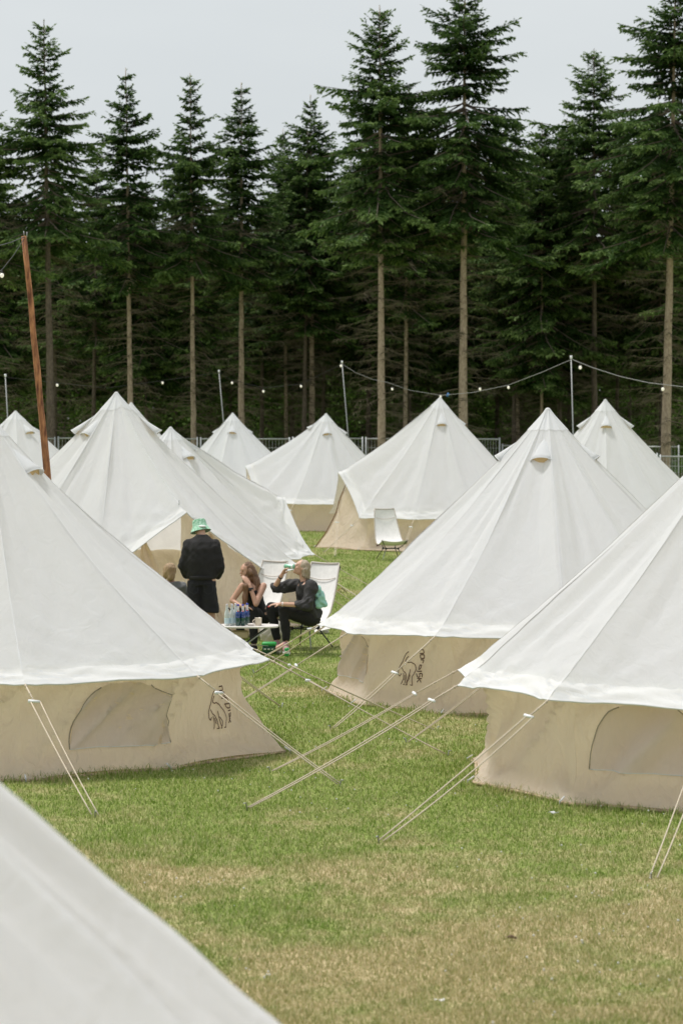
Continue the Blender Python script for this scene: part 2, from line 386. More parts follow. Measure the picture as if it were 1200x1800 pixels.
def foliage_mat(name, c0, c1, c2):
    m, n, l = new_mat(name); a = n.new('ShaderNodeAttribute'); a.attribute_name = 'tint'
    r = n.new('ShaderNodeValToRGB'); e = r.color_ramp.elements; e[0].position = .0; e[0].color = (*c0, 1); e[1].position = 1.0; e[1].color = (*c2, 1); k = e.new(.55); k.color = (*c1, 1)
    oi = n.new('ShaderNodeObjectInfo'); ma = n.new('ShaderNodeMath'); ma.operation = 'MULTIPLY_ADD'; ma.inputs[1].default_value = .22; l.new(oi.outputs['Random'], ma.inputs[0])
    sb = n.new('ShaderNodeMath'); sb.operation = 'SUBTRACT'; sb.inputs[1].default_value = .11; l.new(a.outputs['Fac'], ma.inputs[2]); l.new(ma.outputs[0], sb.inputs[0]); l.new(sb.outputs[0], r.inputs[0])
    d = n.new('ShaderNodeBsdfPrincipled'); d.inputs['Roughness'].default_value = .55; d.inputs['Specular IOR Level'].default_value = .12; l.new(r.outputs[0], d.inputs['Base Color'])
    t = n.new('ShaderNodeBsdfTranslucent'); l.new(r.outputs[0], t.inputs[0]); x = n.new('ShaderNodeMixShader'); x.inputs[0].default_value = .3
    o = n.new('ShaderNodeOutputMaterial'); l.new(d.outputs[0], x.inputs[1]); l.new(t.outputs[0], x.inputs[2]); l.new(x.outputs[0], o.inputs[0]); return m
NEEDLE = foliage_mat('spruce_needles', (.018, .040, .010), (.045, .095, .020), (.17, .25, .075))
LEAF = foliage_mat('broad_leaves', (.045, .085, .016), (.090, .17, .030), (.20, .31, .07))
DEAD = mat('dead_twigs', (.125, .105, .065), .9, noise=.3)
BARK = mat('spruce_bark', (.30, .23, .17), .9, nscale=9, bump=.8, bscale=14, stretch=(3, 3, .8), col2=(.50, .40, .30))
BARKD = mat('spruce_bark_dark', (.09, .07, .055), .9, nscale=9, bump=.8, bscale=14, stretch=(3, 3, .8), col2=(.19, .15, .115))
def trunk_mesh(h, r0, seed):
    r = random.Random(seed); m = MB(); N = 26; pts = []; rs = []
    for i in range(N + 1):
        z = h * i / N; pts.append((r.uniform(-.012, .012), r.uniform(-.012, .012), z)); rs.append(max(.012, r0 * (1 - .93 * (i / N) ** 1.1)) * (1 + .03 * r.uniform(-1, 1) + (.25 if i == 0 else 0)))
    m.tube(pts, rs, 12)
    z = 1.2
    while z < h * .8:
        a = r.uniform(0, 6.28); rr = r0 * (1 - .93 * (z / h)); m.ell((math.cos(a) * rr, math.sin(a) * rr, z), (.03, .03, .022), nu=5, nv=3); z += r.uniform(.12, .3)
    return m
# crown kinds: (height, crown base, radius, taper)
KINDS = [(17.0, 9.2, 2.4, .42, 1.0), (15.5, 8.8, 2.3, .40, 1.0), (19.5, 10.0, 3.1, .60, 1.0), (21.0, 10.5, 3.3, .58, 1.1), (16.5, 7.5, 2.5, .46, 1.1), (15.0, 4.5, 2.6, .46, 1.0), (15.8, 8.2, 2.5, .37, 1.0)]
CROWN = []
for i, (h, cb, rm, tp, dn) in enumerate(KINDS):
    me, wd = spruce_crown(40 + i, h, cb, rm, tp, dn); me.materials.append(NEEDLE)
    wm = wd.mesh('spruce_branches'); wm.materials.append(BARKD)
    dm = dead_branches(80 + i, 1.2, cb + 1.8, rm * .95).mesh('dead_branches'); dm.materials.append(DEAD)
    CROWN.append((me, wm, dm))
TR = {}
def tree(kind, x, y, htop, label, group, wpx=None, dark=False, rz=None, parts=True):
    h = KINDS[kind][0]; z0 = float(ground_z(x, y)); sc = (htop - z0) / h
    root = empty('spruce_tree', (x, y, z0), label, 'tree', group); ro = rz if rz is not None else random.uniform(0, 6.28)
    root.rotation_euler = (0, 0, ro); root.scale = (sc * random.uniform(.9, 1.14), sc * random.uniform(.9, 1.14), sc); root.rotation_euler = (rad(random.uniform(-.9, .9)), rad(random.uniform(-.9, .9)), ro)
    r0 = (wpx or 10) / 2 * y / F_PX / sc * 1.05
    key = (kind, round(r0, 2), dark)
    if key not in TR:
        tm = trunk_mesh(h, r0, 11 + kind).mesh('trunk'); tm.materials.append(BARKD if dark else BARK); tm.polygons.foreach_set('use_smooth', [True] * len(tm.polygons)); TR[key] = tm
    for nm, me in (('trunk', TR[key]), ('crown', CROWN[kind][0]), ('branches', CROWN[kind][1]), ('dead_branches', CROWN[kind][2])):
        o = bpy.data.objects.new(nm, me); COL.objects.link(o); o.parent = root
    return root
FR = 'spruces in the front row of the wood'
def top_h(py, d): return P(600, py, d).z
for kind, px, ty, d, w_, dark, lab in [
    (0, 91, 34, 84, 15, True, 'tall narrow spruce with a twin tip, just right of the leaning wooden pole'),
    (6, 231, 120, 87, 11, False, 'slender spruce with straight pale trunk rising behind the tall left tent peak'),
    (1, 341, 130, 88, 11, False, 'third slender spruce from the left, its trunk meeting the fence between two tents'),
    (6, 424, 145, 90, 10, False, 'slender spruce whose pale trunk rises above the small tent left of centre'),
    (4, 504, 225, 96, 8, False, 'short thin spruce with dark thin trunk, directly left of the twin trunks'),
    (4, 549, 165, 93, 11, False, 'pale topped spruce at the left edge of the tall pair, thin trunk doubled by another'),
    (1, 565, 260, 99, 8, True, 'thin dark trunk spruce standing close behind its paler neighbour near the centre'),
    (2, 671, 8, 82, 15, False, 'tall broad spruce with thick pale trunk and wide ragged top just right of centre'),
    (4, 711, 150, 92, 9, False, 'thin trunk spruce between the two thickest trunks of the centre'),
    (3, 813, -60, 82, 16, False, 'very tall dense spruce with thick pale trunk, top reaching the frame edge'),
    (4, 911, 300, 96, 8, False, 'thin slightly leaning spruce trunk right of the tallest dense spruce'),
    (5, 952, 214, 92, 7, False, 'short thin spruce filling the sky gap between the two tallest groups'),
    (5, 982, 245, 97, 8, False, 'small thin spruce with low crown beside the right string light pole'),
    (2, 1045, 85, 92, 11, True, 'dark trunk spruce with an open twin tip rising behind the right back tent'),
    (3, 1168, -70, 82, 17, False, 'tallest spruce at the right edge with thick smooth pale trunk'),
    (1, -14, 130, 84, 12, True, 'spruce cut off by the left edge of the view'),
    (4, 1245, 40, 86, 12, False, 'spruce cut off by the right edge of the view')]:
    p = P(px, 650, d)
    tree(kind, p.x, d, top_h(ty, d), lab, FR, w_, dark)
BK = 'spruces deeper in the wood'
rr = random.Random(5)
rows = [(95, 2.1, -15, 16, 13.1), (103, 2.7, -17, 18, 13.4), (112, 3.0, -19, 19, 13.8), (121, 3.4, -20, 21, 14.5), (132, 3.8, -23, 23, 15)]
for d, stp, x0, x1, hh in rows:
    x = x0 + rr.uniform(0, 2)
    while x < x1:
        k = rr.choice((4, 5, 5, 4)); t = hh + rr.uniform(-1.5, .8) + (2.2 if x > -1.5 else 0)
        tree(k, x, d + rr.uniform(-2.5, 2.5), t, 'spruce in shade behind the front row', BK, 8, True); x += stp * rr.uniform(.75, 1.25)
# understorey: broadleaf bushes behind the trunks
def leaf_cloud(seed, n, x0, x1, y0, y1, h0, h1, size, rad0=.35, rad1=.95):
    r = np.random.default_rng(seed); nc = n // 60
    cx = r.uniform(x0, x1, nc); cy = r.uniform(y0, y1, nc); cz = r.uniform(h0, h1, nc) ; rr_ = r.uniform(rad0, rad1, nc)
    i = r.integers(0, nc, n); v = r.normal(size=(n, 3)); v /= np.linalg.norm(v, axis=1, keepdims=True); v *= (r.random(n) ** .4)[:, None]
    p = np.stack([cx[i], cy[i], cz[i]], 1) + v * rr_[i][:, None] * np.array([1, 1, .6])
    a = r.normal(size=(n, 3)); a /= np.linalg.norm(a, axis=1, keepdims=True); b = np.cross(a, r.normal(size=(n, 3))); b /= np.linalg.norm(b, axis=1, keepdims=True)
    s = (size * r.uniform(.6, 1.3, n))[:, None]
    V = np.stack([p - a * s, p + b * s * .55, p + a * s, p - b * s * .55], 1).reshape(-1, 3)
    me = np_mesh('leaves', V, np.arange(n * 4).reshape(-1, 4)); attr(me, 'tint', np.repeat(np.clip(r.random(n) * .7 + .3 * _hash(i, i * 0, 4), 0, 1), 4)); return me
o = link_mesh('understorey', leaf_cloud(3, 130000, -17, 17, 99, 118, .5, 10.5, .095, .4, 1.3), LEAF); tag(o, 'dense leafy understorey in the shade behind the spruce trunks', kind='stuff')
o = link_mesh('far_wood', leaf_cloud(4, 130000, -30, 30, 138, 152, .0, 13.0, .34, .9, 2.2), NEEDLE); tag(o, 'dark mass of far trees closing the wood behind the trunks', kind='stuff')
o = link_mesh('undergrowth', leaf_cloud(6, 60000, -16, 17, 86, 100, .1, 1.7, .06), LEAF); tag(o, 'low leafy undergrowth and brambles at the feet of the spruces', kind='stuff')
# ------------------------------------------------------------------ fence
FG = 'mesh fence panels along the edge of the wood'
def fence_panel(a, b, label, hgt=2.0):
    a = Vector(a); b = Vector(b); c = (a + b) / 2; c.z = float(ground_z(c.x, c.y)); L = (b - a).xy.length; ux = (b - a).xy.normalized(); ux = Vector((ux.x, ux.y, 0))
    root = empty('fence_panel', c, label, 'fence panel', FG); up = Vector((0, 0, 1))
    for s in (-1, 1):
        e = c + ux * s * (L / 2 - .06); MB().tube([e + up * .05, e + up * (hgt + .06)], .026, 8).build('post', FENCEM, root)
        MB().box(e + up * .07, (.7, .22, .14), math.atan2(ux.y, ux.x) + math.pi / 2).build('foot_block', mat_foot, root, smooth=False, bevel=.02)
    for z, nm in ((.18, 'bottom_rail'), (hgt, 'top_rail')): MB().tube([c - ux * (L / 2 - .09) + up * z, c + ux * (L / 2 - .09) + up * z], .024, 8).build(nm, FENCEM, root)
    m = MB(); k = -L / 2 + .2
    while k < L / 2 - .1: m.tube([c + ux * k + up * .18, c + ux * k + up * hgt], .006, 4, False); k += .11
    for z in (.5, .9, 1.3, 1.7): m.tube([c - ux * (L / 2 - .1) + up * z, c + ux * (L / 2 - .1) + up * z], .006, 4, False)
    m.build('wire_mesh', FENCEM, root)
mat_foot = mat('concrete_foot', (.3, .29, .28), .9, noise=.15)
fl = [P(1250, 770, 73.5), P(1157, 770, 75.5)]
pts = [P(1318, 770, 74.0), P(1157, 770, 76.0), P(1010, 770, 78.3), P(880, 770, 80.3), P(760, 770, 82.0), P(640, 770, 82), P(512, 770, 82), P(340 + 10, 770, 82), P(240, 770, 82), P(100, 770, 82), P(-50, 770, 82)]
names = ['fence panel cut off by the right edge, its post standing beside the thick right trunk', 'fence panel left of the doubled post near the right edge', 'fence panel behind the peak of the right middle tent', 'fence panel seen in the gap right of the centre tent', 'fence panel mostly hidden behind the large centre tent', 'fence panel seen in the gap between the two centre tents', 'fence panel with doubled post left of the cream centre tent', 'fence panel showing a sliver right of the tall left tent', 'fence panel hidden behind the tall left tent', 'fence panel glimpsed between the leaning pole and the tall left tent']
for i in range(len(pts) - 1):
    n_ = max(1, round((pts[i] - pts[i + 1]).xy.length / 3.4)); 
    fence_panel(pts[i], pts[i + 1], names[i])
fence_panel(P(1195, 760, 84.5), P(1110, 760, 85), 'farther fence panel standing behind the thick right trunk', 2.2)
# ------------------------------------------------------------------ tents
TWO = 2 * math.pi
class Tent:
    def __init__(s, cx, cy, H, R, he, a0, rb=None, door=None, seed=0, ov=None, bov=None, fold=1.0, conc=.07, res=16, dpk=(2.45, 1.84), dbase=2.95):
        s.c = np.array([cx, cy]); s.H = H; s.a0 = a0; s.seed = seed; s.fold = fold; s.conc = conc; s.res = res; s.door = door; s.R = R; s.he = he
        s.rb = rb or R * .965; s.er = np.full(12, R); s.ez = np.full(12, he); s.br = np.full(12, s.rb)
        for k, (r, z) in (ov or {}).items(): s.er[k % 12] = r; s.ez[k % 12] = z
        for k, r in (bov or {}).items(): s.br[k % 12] = r
        if door is not None: s.er[door % 12], s.ez[door % 12] = dpk; s.br[door % 12] = dbase
        s.dk = np.zeros(12); 
        if door is not None: s.dk[door % 12] = 1
    def _poly(s, th, r, z, sag):
        u = (th - s.a0) / rad(30); k = np.floor(u).astype(int); f = u - k; k0 = k % 12; k1 = (k + 1) % 12
        t0 = s.a0 + k * rad(30); t1 = t0 + rad(30)
        A = np.stack([r[k0] * np.sin(t0), -r[k0] * np.cos(t0)]); B = np.stack([r[k1] * np.sin(t1), -r[k1] * np.cos(t1)])
        Q = A * (1 - f) + B * f; zz = z[k0] * (1 - f) + z[k1] * f
        c = 4 * f * (1 - f); Q = Q * (1 - sag * c); return Q, zz, f, c, k0, k1
    def roof(s, th, t, off=0.0):
        th, t = np.broadcast_arrays((np.asarray(th, float) + np.pi) % TWO - np.pi, np.asarray(t, float))
        Q, ze, f, c, k0, k1 = s._poly(th, s.er, s.ez, .022)
        ze = ze + .035 * c * (1 - np.maximum(s.dk[k0], s.dk[k1])) * np.clip((s._rnd(k0) - .25) * 1.4, -.3, .7)
        tt = t ** 1.0
        re = np.sqrt((Q ** 2).sum(0)); rr_ = .028 + (re - .028) * tt
        z = s.H - (s.H - ze) * tt - s.conc * np.sin(np.pi * np.clip(t, 0, 1) ** .8) * s.H * .4
        # eave band breaks slightly steeper below the wall seam
        z = z + .035 * np.clip((t - .93) / .07, 0, 1)
        # folds pulled between peak and corners
        e = 0
        lat = (f - .5)
        for q in (0, 1):
            kk = (k0, k1)[q]; la = f - q; rnd = s._rnd(kk + 7 * q * 0)
            dist = (1 - t) * 2.9; lateral = la * 1.4 * (.25 + .75 * t); phi = np.arctan2(lateral, dist + .03); rho = np.sqrt(dist ** 2 + lateral ** 2)
            e = e + .024 * (1 - .8 * t ** 40) * np.cos(phi * 15 + rnd * 9) * np.exp(-rho / .50) * np.clip(rho / .08, 0, 1) * (.5 + rnd)
            e = e + .010 * np.cos(phi * 29 + rnd * 19) * np.exp(-rho / .9) * np.clip(rho / .15, 0, 1)
            e = e + .016 * np.exp(-(lateral / .06) ** 2) * np.clip(t * 3, 0, 1)          # ridge seam
        sw = s.seed
        e = e + (vnoise(th * 13 + t * 1.5, t * 1.3 + 5, sw) - .5) * .075 * np.clip(t * 2.2, .15, 1) * (1.0 - .80 * t ** 5)
        e = e + (vnoise(th * 34 + t * 5, t * 2.0 + 9, sw + 3) - .5) * .024 * np.clip(t * 3, .2, 1) * (1 - .7 * t ** 8)
        e = e - .05 * c * np.sin(np.pi * np.clip(t, 0, 1)) * (.6 + .8 * s._rnd(k0))
        e = e * s.fold + off
        nz_ = .70; nr = .71
        ux, uy = Q[0] / re, Q[1] / re
        return np.stack([s.c[0] + ux * (rr_ + e * nr), s.c[1] + uy * (rr_ + e * nr), z + e * nz_], -1)
    def _rnd(s, k): return _hash(np.asarray(k) % 12, np.asarray(k) * 0 + 1, s.seed + 20)
    def wall(s, th, u, off=0.0):
        """u 0 at the roof seam, 1 at the ground"""
        th, u = np.broadcast_arrays((np.asarray(th, float) + np.pi) % TWO - np.pi, np.asarray(u, float))
        top = s.roof(th, np.full(th.shape, .915), -.02) ; 
        Q, _, f, c, k0, k1 = s._poly(th, s.br, s.ez * 0, .012)
        bot = np.stack([s.c[0] + Q[0], s.c[1] + Q[1], Q[0] * 0 + .015 + .035 * c * s._rnd(k0 + 3)], -1)
        r = np.sqrt((Q ** 2).sum(0)); o3 = np.stack([Q[0] / r, Q[1] / r, r * 0], -1)
        uu = u + .12 * np.sin(np.pi * u) * -1 * 0
        bulge = -.10 * np.sin(np.pi * u) * (1 - .5 * u)
        e = bulge + (vnoise(th * 10 + u * 2.6, u * 1.4 + th * 2.0, s.seed + 5) - .5) * .20 * np.sin(np.pi * np.clip(u, .0, 1) ** .8)
        rg = vnoise(th * 7 + u * 2.8 + s.seed, u * .7 + th * 1.1, s.seed + 15); e = e + .05 * (1 - np.abs(2 * rg - 1)) ** 4 * 1.5 * np.sin(np.pi * np.clip(u, .02, 1) ** .7) + .10 * np.clip((u - .80) / .20, 0, 1) ** 1.6 - .02
        for q in (0, 1):
            la = (f - q) * 1.35; rnd = s._rnd((k0, k1)[q] + 5); dist = (1 - u) * .95; phi = np.arctan2(la, dist + .02); rho = np.sqrt(la ** 2 + dist ** 2)
            e = e + .034 * np.cos(phi * 8 + rnd * 9) * np.exp(-rho / .5) * np.clip(rho / .1, 0, 1)
        e = e + (vnoise(th * 24 + u * 3, u * 3 - th * 4, s.seed + 8) - .5) * .035 * np.clip(1.1 - u, 0, 1)
        P_ = top * (1 - uu[..., None]) + bot * uu[..., None]
        return P_ + o3 * (e * s.fold + off)[..., None]
    def at(s, k, f=0.0): return s.a0 + (k + f) * rad(30)
def grid_mesh(name, V):
    ny_, nx_ = V.shape[:2]; i = np.arange(nx_ * ny_).reshape(ny_, nx_)
    return np_mesh(name, V.reshape(-1, 3), np.stack([i[:-1, :-1], i[1:, :-1], i[1:, 1:], i[:-1, 1:]], -1).reshape(-1, 4))
def V3(a): return Vector((float(a[0]), float(a[1]), float(a[2])))
def rope(root, a, peg, slide=.22, side=.03, th=.0056, double=True, nm='guy_rope'):
    a, peg = Vector(a), Vector(peg); sl = a.lerp(peg, slide); d = (peg - a).normalized(); sd_ = d.cross(Vector((0, 0, 1))).normalized()
    m = MB(); m.tube([a, sl], th * 1.3, 6)
    def slack(p, q, k=.012): L_ = (q - p).length; return [p.lerp(q, i / 8) - Vector((0, 0, 4 * k * L_ * (i / 8) * (1 - i / 8))) for i in range(9)]
    m.ell(a.lerp(sl, .12), .014, nu=8, nv=5).ell(a.lerp(sl, .55), .012, nu=8, nv=5)
    if double:
        m.tube(slack(sl + sd_ * side * .5, peg + sd_ * side * .3 + Vector((0, 0, .01)), .004 + .008 * random.random()), th, 6); m.tube(slack(sl - sd_ * side * .9, peg - sd_ * side * .6 + Vector((0, 0, .01)), .006 + .012 * random.random()), th, 6)
    else: m.tube(slack(sl, peg), th * 1.2, 6)
    r = m.build(nm, ROPE, root)
    MB().tube([sl - sd_ * .05 + d * .01, sl + sd_ * .05 - d * .01], [.012, .016], 8).build('slider', PLASTIC, r)
    MB().tube([peg + Vector((0, 0, -.08)), peg + Vector((0, 0, .05)) + Vector((d.x, d.y, 0)) * .03, peg + Vector((0, 0, .045)) + Vector((d.x, d.y, 0)) * .055], .006, 6).build('peg', METAL, r)
    return r
LETTERS = {  # strokes in a unit cell, x right, y up
 'n': [[(0, 0), (0, 1), (.55, 1), (.72, .85), (.72, 0)]], 'O': [[(.1, 0), (0, .12), (0, .88), (.1, 1), (.62, 1), (.72, .88), (.72, .12), (.62, 0), (.1, 0)]],
 'r': [[(0, 0), (0, .85), (.14, 1), (.6, 1)]], 'D': [[(0, 0), (0, 1), (.5, 1), (.72, .8), (.72, .2), (.5, 0), (0, 0)]], 'I': [[(.3, 0), (.3, 1)]],
 'S': [[(.72, 1), (.12, 1), (0, .88), (0, .6), (.1, .5), (.62, .5), (.72, .4), (.72, .12), (.6, 0), (0, 0)]], 'K': [[(0, 0), (0, 1)], [(.72, 1), (.1, .5), (.72, 0)]]}
BEAR = [  # outline strokes of a walking polar bear, x 0..1, y 0 (feet) .. 1
 [(.62, 1.0), (.48, .93), (.36, .80), (.30, .70), (.18, .60), (.05, .46), (.03, .30), (.10, .24), (.20, .32)],
 [(.62, .86), (.52, .80), (.44, .70)], [(.44, .70), (.56, .66), (.70, .68), (.86, .62), (.96, .46), (.95, .28), (.90, .14), (.92, .0), (.80, .01)],
 [(.22, .52), (.30, .40), (.40, .34), (.46, .22), (.46, .06), (.50, .0), (.36, .0)], [(.30, .34), (.30, .18), (.24, .06), (.20, .0)],
 [(.64, .46), (.60, .30), (.60, .12), (.66, .0), (.58, .0)], [(.64, .30), (.72, .18), (.66, .04)], [(.36, .28), (.38, .12)]]
def print_on_wall(T, root, th_c, u_top, u_bot, wm, lab):
    """bear emblem and the word down its right side, printed on the canvas wall"""
    r = T.rb
    def pt(x, y):   # x 0..1 across the print, y 0 bottom .. 1 top
        th = th_c + (x - .5) * wm / r; u = u_bot + (u_top - u_bot) * y
        p = T.wall(th, u, .014); n = np.array([math.sin(th), -math.cos(th), 0.05]); return V3(p), V3(n)
    m = MB()
    for st in BEAR:
        q = []
        for a, b in zip(st[:-1], st[1:]):
            for i in range(3): q.append((a[0] + (b[0] - a[0]) * i / 3, a[1] + (b[1] - a[1]) * i / 3))
        q.append(st[-1]); pn = [pt(x * .72, y * .92) for x, y in q]
        m.ribbon([p for p, n in pn], .0095, [n for p, n in pn])
    m.build('bear_emblem', PRINT, root, smooth=False)
    m = MB(); y = 1.0
    for ch in 'nOrDISK':
        adv = .6 if ch == 'I' else 1.0
        for st in LETTERS[ch]:
            q = []
            for a, b in zip(st[:-1], st[1:]):
                for i in range(2): q.append((a[0] + (b[0] - a[0]) * i / 2, a[1] + (b[1] - a[1]) * i / 2))
            q.append(st[-1]); sc = .142
            # text runs downwards: letter x -> -y of print, letter y -> +x of print
            pn = [pt(.83 + .16 * ly, y - (lx if ch != 'I' else lx - .15) * sc) for lx, ly in q]; m.ribbon([p for p, n in pn], .0115, [n for p, n in pn])
        y -= .142 * adv
    m.build('brand_lettering', PRINT, root, smooth=False)
def window_on_wall(T, root, th_c, wm, u_top, u_bot):
    r = T.rb; nx_, ny_ = 25, 15; V = np.zeros((ny_, nx_, 3))
    for j in range(ny_):
        for i in range(nx_):
            x = i / (nx_ - 1) * 2 - 1; arch = math.sqrt(max(0, 1 - abs(x) ** 2.6)); ut = u_bot + (u_top - u_bot) * max(arch, .02)
            V[j, i] = T.wall(th_c + x * wm / 2 / r, u_bot + (ut - u_bot) * j / (ny_ - 1), .015)
    o = link_mesh('window', grid_mesh('window', V), WINDOW, root, smooth=True)
    # zip tape round the arch
    q = []
    for i in range(33):
        a = math.pi * i / 32; x = -math.cos(a); yy = max(0, 1 - abs(x) ** 2.6) ** .5; th = th_c + x * wm / 2 / r
        q.append((V3(T.wall(th, u_bot + (u_top - u_bot) * yy, .020)), Vector((math.sin(th), -math.cos(th), 0))))
    MB().ribbon([a for a, b in q[:12]], .011, [b for a, b in q[:12]]).build('zip', ZIP, o)
    MB().ribbon([a for a, b in q[21:]], .009, [b for a, b in q[21:]]).build('zip', ZIP, o)
    q = [(V3(T.wall(th_c + x * wm / 2 / r, u_bot, .018)), Vector((math.sin(th_c), -math.cos(th_c), 0))) for x in np.linspace(-1, 1, 20)]
    MB().ribbon([a for a, b in q], .008, [b for a, b in q]).build('hem', ZIP if False else TAPE, o)
def hood(T, root, th, sc=1.0):
    """raised vent hood with its lining"""
    t0, t1, hw = .11, .205, .135 * sc; n = 11; rows = 7; V = np.zeros((rows, n, 3)); rt = T.R * t1
    A = V3(T.roof(th, t0)); C = V3(T.roof(th, t1)); out = Vector((math.sin(th), -math.cos(th), 0)); tan = Vector((math.cos(th), math.sin(th), 0)); nrm = (out * .62 + Vector((0, 0, .78)))
    m = []; 
    for j in range(rows):
        f = j / (rows - 1); c = A.lerp(C, f); row = []
        for i in range(n):
            a = math.pi * i / (n - 1); x = -math.cos(a); hgt = math.sin(a) ** .8
            row.append(c + tan * x * hw * f ** .8 + nrm * (.006 + hgt * .085 * sc * f ** 1.1) + out * hgt * .03 * f)
        m.append(row)
    h = MB().sheet(m).build('vent_hood', CANVAS, root, solid=.003)
    MB().tube(m[-1], .006, 6).build('hood_rim', TAPE, h)
    # lining under the hood, set back from the rim
    back = [[p for p in m[-2]], [C - (C - A) * .02 + tan * (-math.cos(math.pi * i / (n - 1))) * hw * .95 + nrm * .004 for i in range(n)]]
    MB().sheet(back).build('vent_mesh', VENTIN, h)
def make_tent(T, label, vents=(0, 90, 180, 270), group='white canvas bell tents pitched on the field', open_door=None, near=True, zips=(), seams=True):
    z0 = 0.0; root = empty('bell_tent', (T.c[0], T.c[1], 0), label, 'tent', group)
    nth = 12 * T.res; th = T.a0 + np.linspace(0, TWO, nth + 1); nt = 64 if near else 34
    t = np.linspace(0, 1, nt) ; TH, TT = np.meshgrid(th, t)
    link_mesh('roof', grid_mesh('roof', T.roof(TH, TT)), CANVAS, root, smooth=True)
    # turned hem along the eave
    q = T.roof(th, np.full(th.shape, 1.0)); MB().tube([V3(p) for p in q], .009, 5, False).build('eave_hem', TAPE, root)
    VT, VV = np.meshgrid(th, np.linspace(.925, 1.0, 9)); link_mesh('valance_glow_band', grid_mesh('valance_glow_band', T.roof(VT, VV, .003)), VALANCE, root, smooth=True)  # overlay just above the roof edge, paints the overhang's glow from below
    # wall, leaving out the sector of an open door
    u = np.linspace(0, 1, 36 if near else 9); TH, UU = np.meshgrid(th, u); W = T.wall(TH, UU)
    if open_door is None: link_mesh('wall', grid_mesh('wall', W), WALLC, root, smooth=True)
    else:
        k0 = int(((open_door - 1 + .55) % 12) * T.res); k1 = k0 + int(.9 * T.res)
        Wp = np.concatenate([W[:, k1:-1], W[:, :k0 + 1]], 1); link_mesh('wall', grid_mesh('wall', Wp), WALLC, root, smooth=True)
    # mud flap and groundsheet edge
    b = T.wall(th, np.full(th.shape, 1.0), .012); b[:, 2] = .012; MB().tube([V3(p) for p in b], .016, 5, False).build('mud_flap', SHEETM, root)
    fl_ = b.copy(); cen = np.array([T.c[0], T.c[1], .016]); Vf = np.concatenate([[cen], b[:-1] * [1, 1, 0] + [0, 0, .016]]); nf = len(b) - 1
    link_mesh('groundsheet', np_mesh('groundsheet', Vf, [(0, 1 + i, 1 + (i + 1) % nf) for i in range(nf)]), SHEETM, root)
    # cap at the peak
    TH, TT = np.meshgrid(th, np.linspace(0, .078, 8)); link_mesh('peak_cap', grid_mesh('peak_cap', T.roof(TH, TT, .005)), TAPE, root, smooth=True)
    MB().ell((T.c[0], T.c[1], T.H + .0), (.035, .035, .03)).build('peak_button', TAPE, root)
    MB().tube([(T.c[0], T.c[1], 0.02), (T.c[0], T.c[1], T.H - .03)], .019, 10).build('centre_pole', METAL, root)
    if seams:
        m = MB()
        for k in range(12):
            tv = t[(t > .07) & (t < .999)]
            pr = T.roof(np.full(len(tv), T.at(k)), tv, .0012); thk = T.at(k); n = Vector((math.sin(thk) * .7, -math.cos(thk) * .7, .7)); m.ribbon([V3(p) for p in pr], .010, n, .0005)
        m.build('seam_tape', TAPE, root, smooth=False)
    for v in vents: hood(T, root, rad(v))
    # peg loops at the foot of each wall corner
    for k in range(12):
        th_ = T.at(k); 
        if math.cos(th_) < -.3: continue
        p = V3(T.wall(th_, 1.0, .0)); o_ = Vector((math.sin(th_), -math.cos(th_), 0))
        lp = MB().tube([p + Vector((0, 0, .05)), p + o_ * .03 + Vector((0, 0, .03)), p + o_ * .06 + Vector((0, 0, .012))], .007, 6).build('peg_loop', TAPE, root)
        MB().tube([p + o_ * .06 + Vector((0, 0, -.05)), p + o_ * .06 + Vector((0, 0, .025))], .004, 6).build('peg', METAL, lp)
    return root
def solve_center(px_apex, d): return P(px_apex, 733, d).x
def corner_fit(T, k, px, py, kind='e'):
    """move corner k of the tent so that it stands where the photo has it, on its own meridian"""
    th = T.at(k); dx, dy = math.sin(th), -math.cos(th); u = (px - 600) / F_PX; v = (900 - py) / F_PX; ax = u / (CP + v * SP)
    # (cx + r dx) = ax * (cy + r dy)
    r = (ax * T.c[1] - T.c[0]) / (dx - ax * dy); y = T.c[1] + r * dy; z = P(px, py, y).z
    return r, z
def auto_ropes(T, root, ks, L=1.35, skip=()):
    for k in ks:
        if k in skip: continue
        th = T.at(k); a = V3(T.roof(th, 1.0)); o_ = Vector((math.sin(th), -math.cos(th), 0)); rope(root, a, Vector((a.x, a.y, 0)) + o_ * L)
R0 = 'white canvas bell tents pitched on the field'
# --- right middle tent
TR_ = Tent(P(962, 733, 28.3).x, 28.3, 3.31, 2.70, .80, rad(-30.5), rb=2.50, seed=1)
for k, px, py in ((0, 765, 1125), (-1, 612, 1120), (-2, 561, 1105)):
    r, z = corner_fit(TR_, k, px, py); 
    if 2.3 < r < 3.1: TR_.er[k % 12] = r; TR_.ez[k % 12] = z
tr = make_tent(TR_, 'white bell tent right of centre with brown bear print on its beige wall', vents=(-12, 78, -102, 168))
print_on_wall(TR_, tr, TR_.at(-1, .51), .33, .75, .36, '')
window_on_wall(TR_, tr, TR_.at(-2, .48), .95, .20, .78); window_on_wall(TR_, tr, TR_.at(0, .75), 1.05, .16, .74)
rope(tr, V3(TR_.roof(TR_.at(0), 1)), G(583, 1283), .40)
rope(tr, V3(TR_.roof(TR_.at(-1), 1)), G(395, 1250), .42)
rope(tr, V3(TR_.roof(TR_.at(-2), 1)), G(418, 1178), .08)
rope(tr, V3(TR_.roof(TR_.at(1), 1)), G(905, 1292), .3)
auto_ropes(TR_, tr, (2, 3, 4, 5, 6, 7, 8, 9))
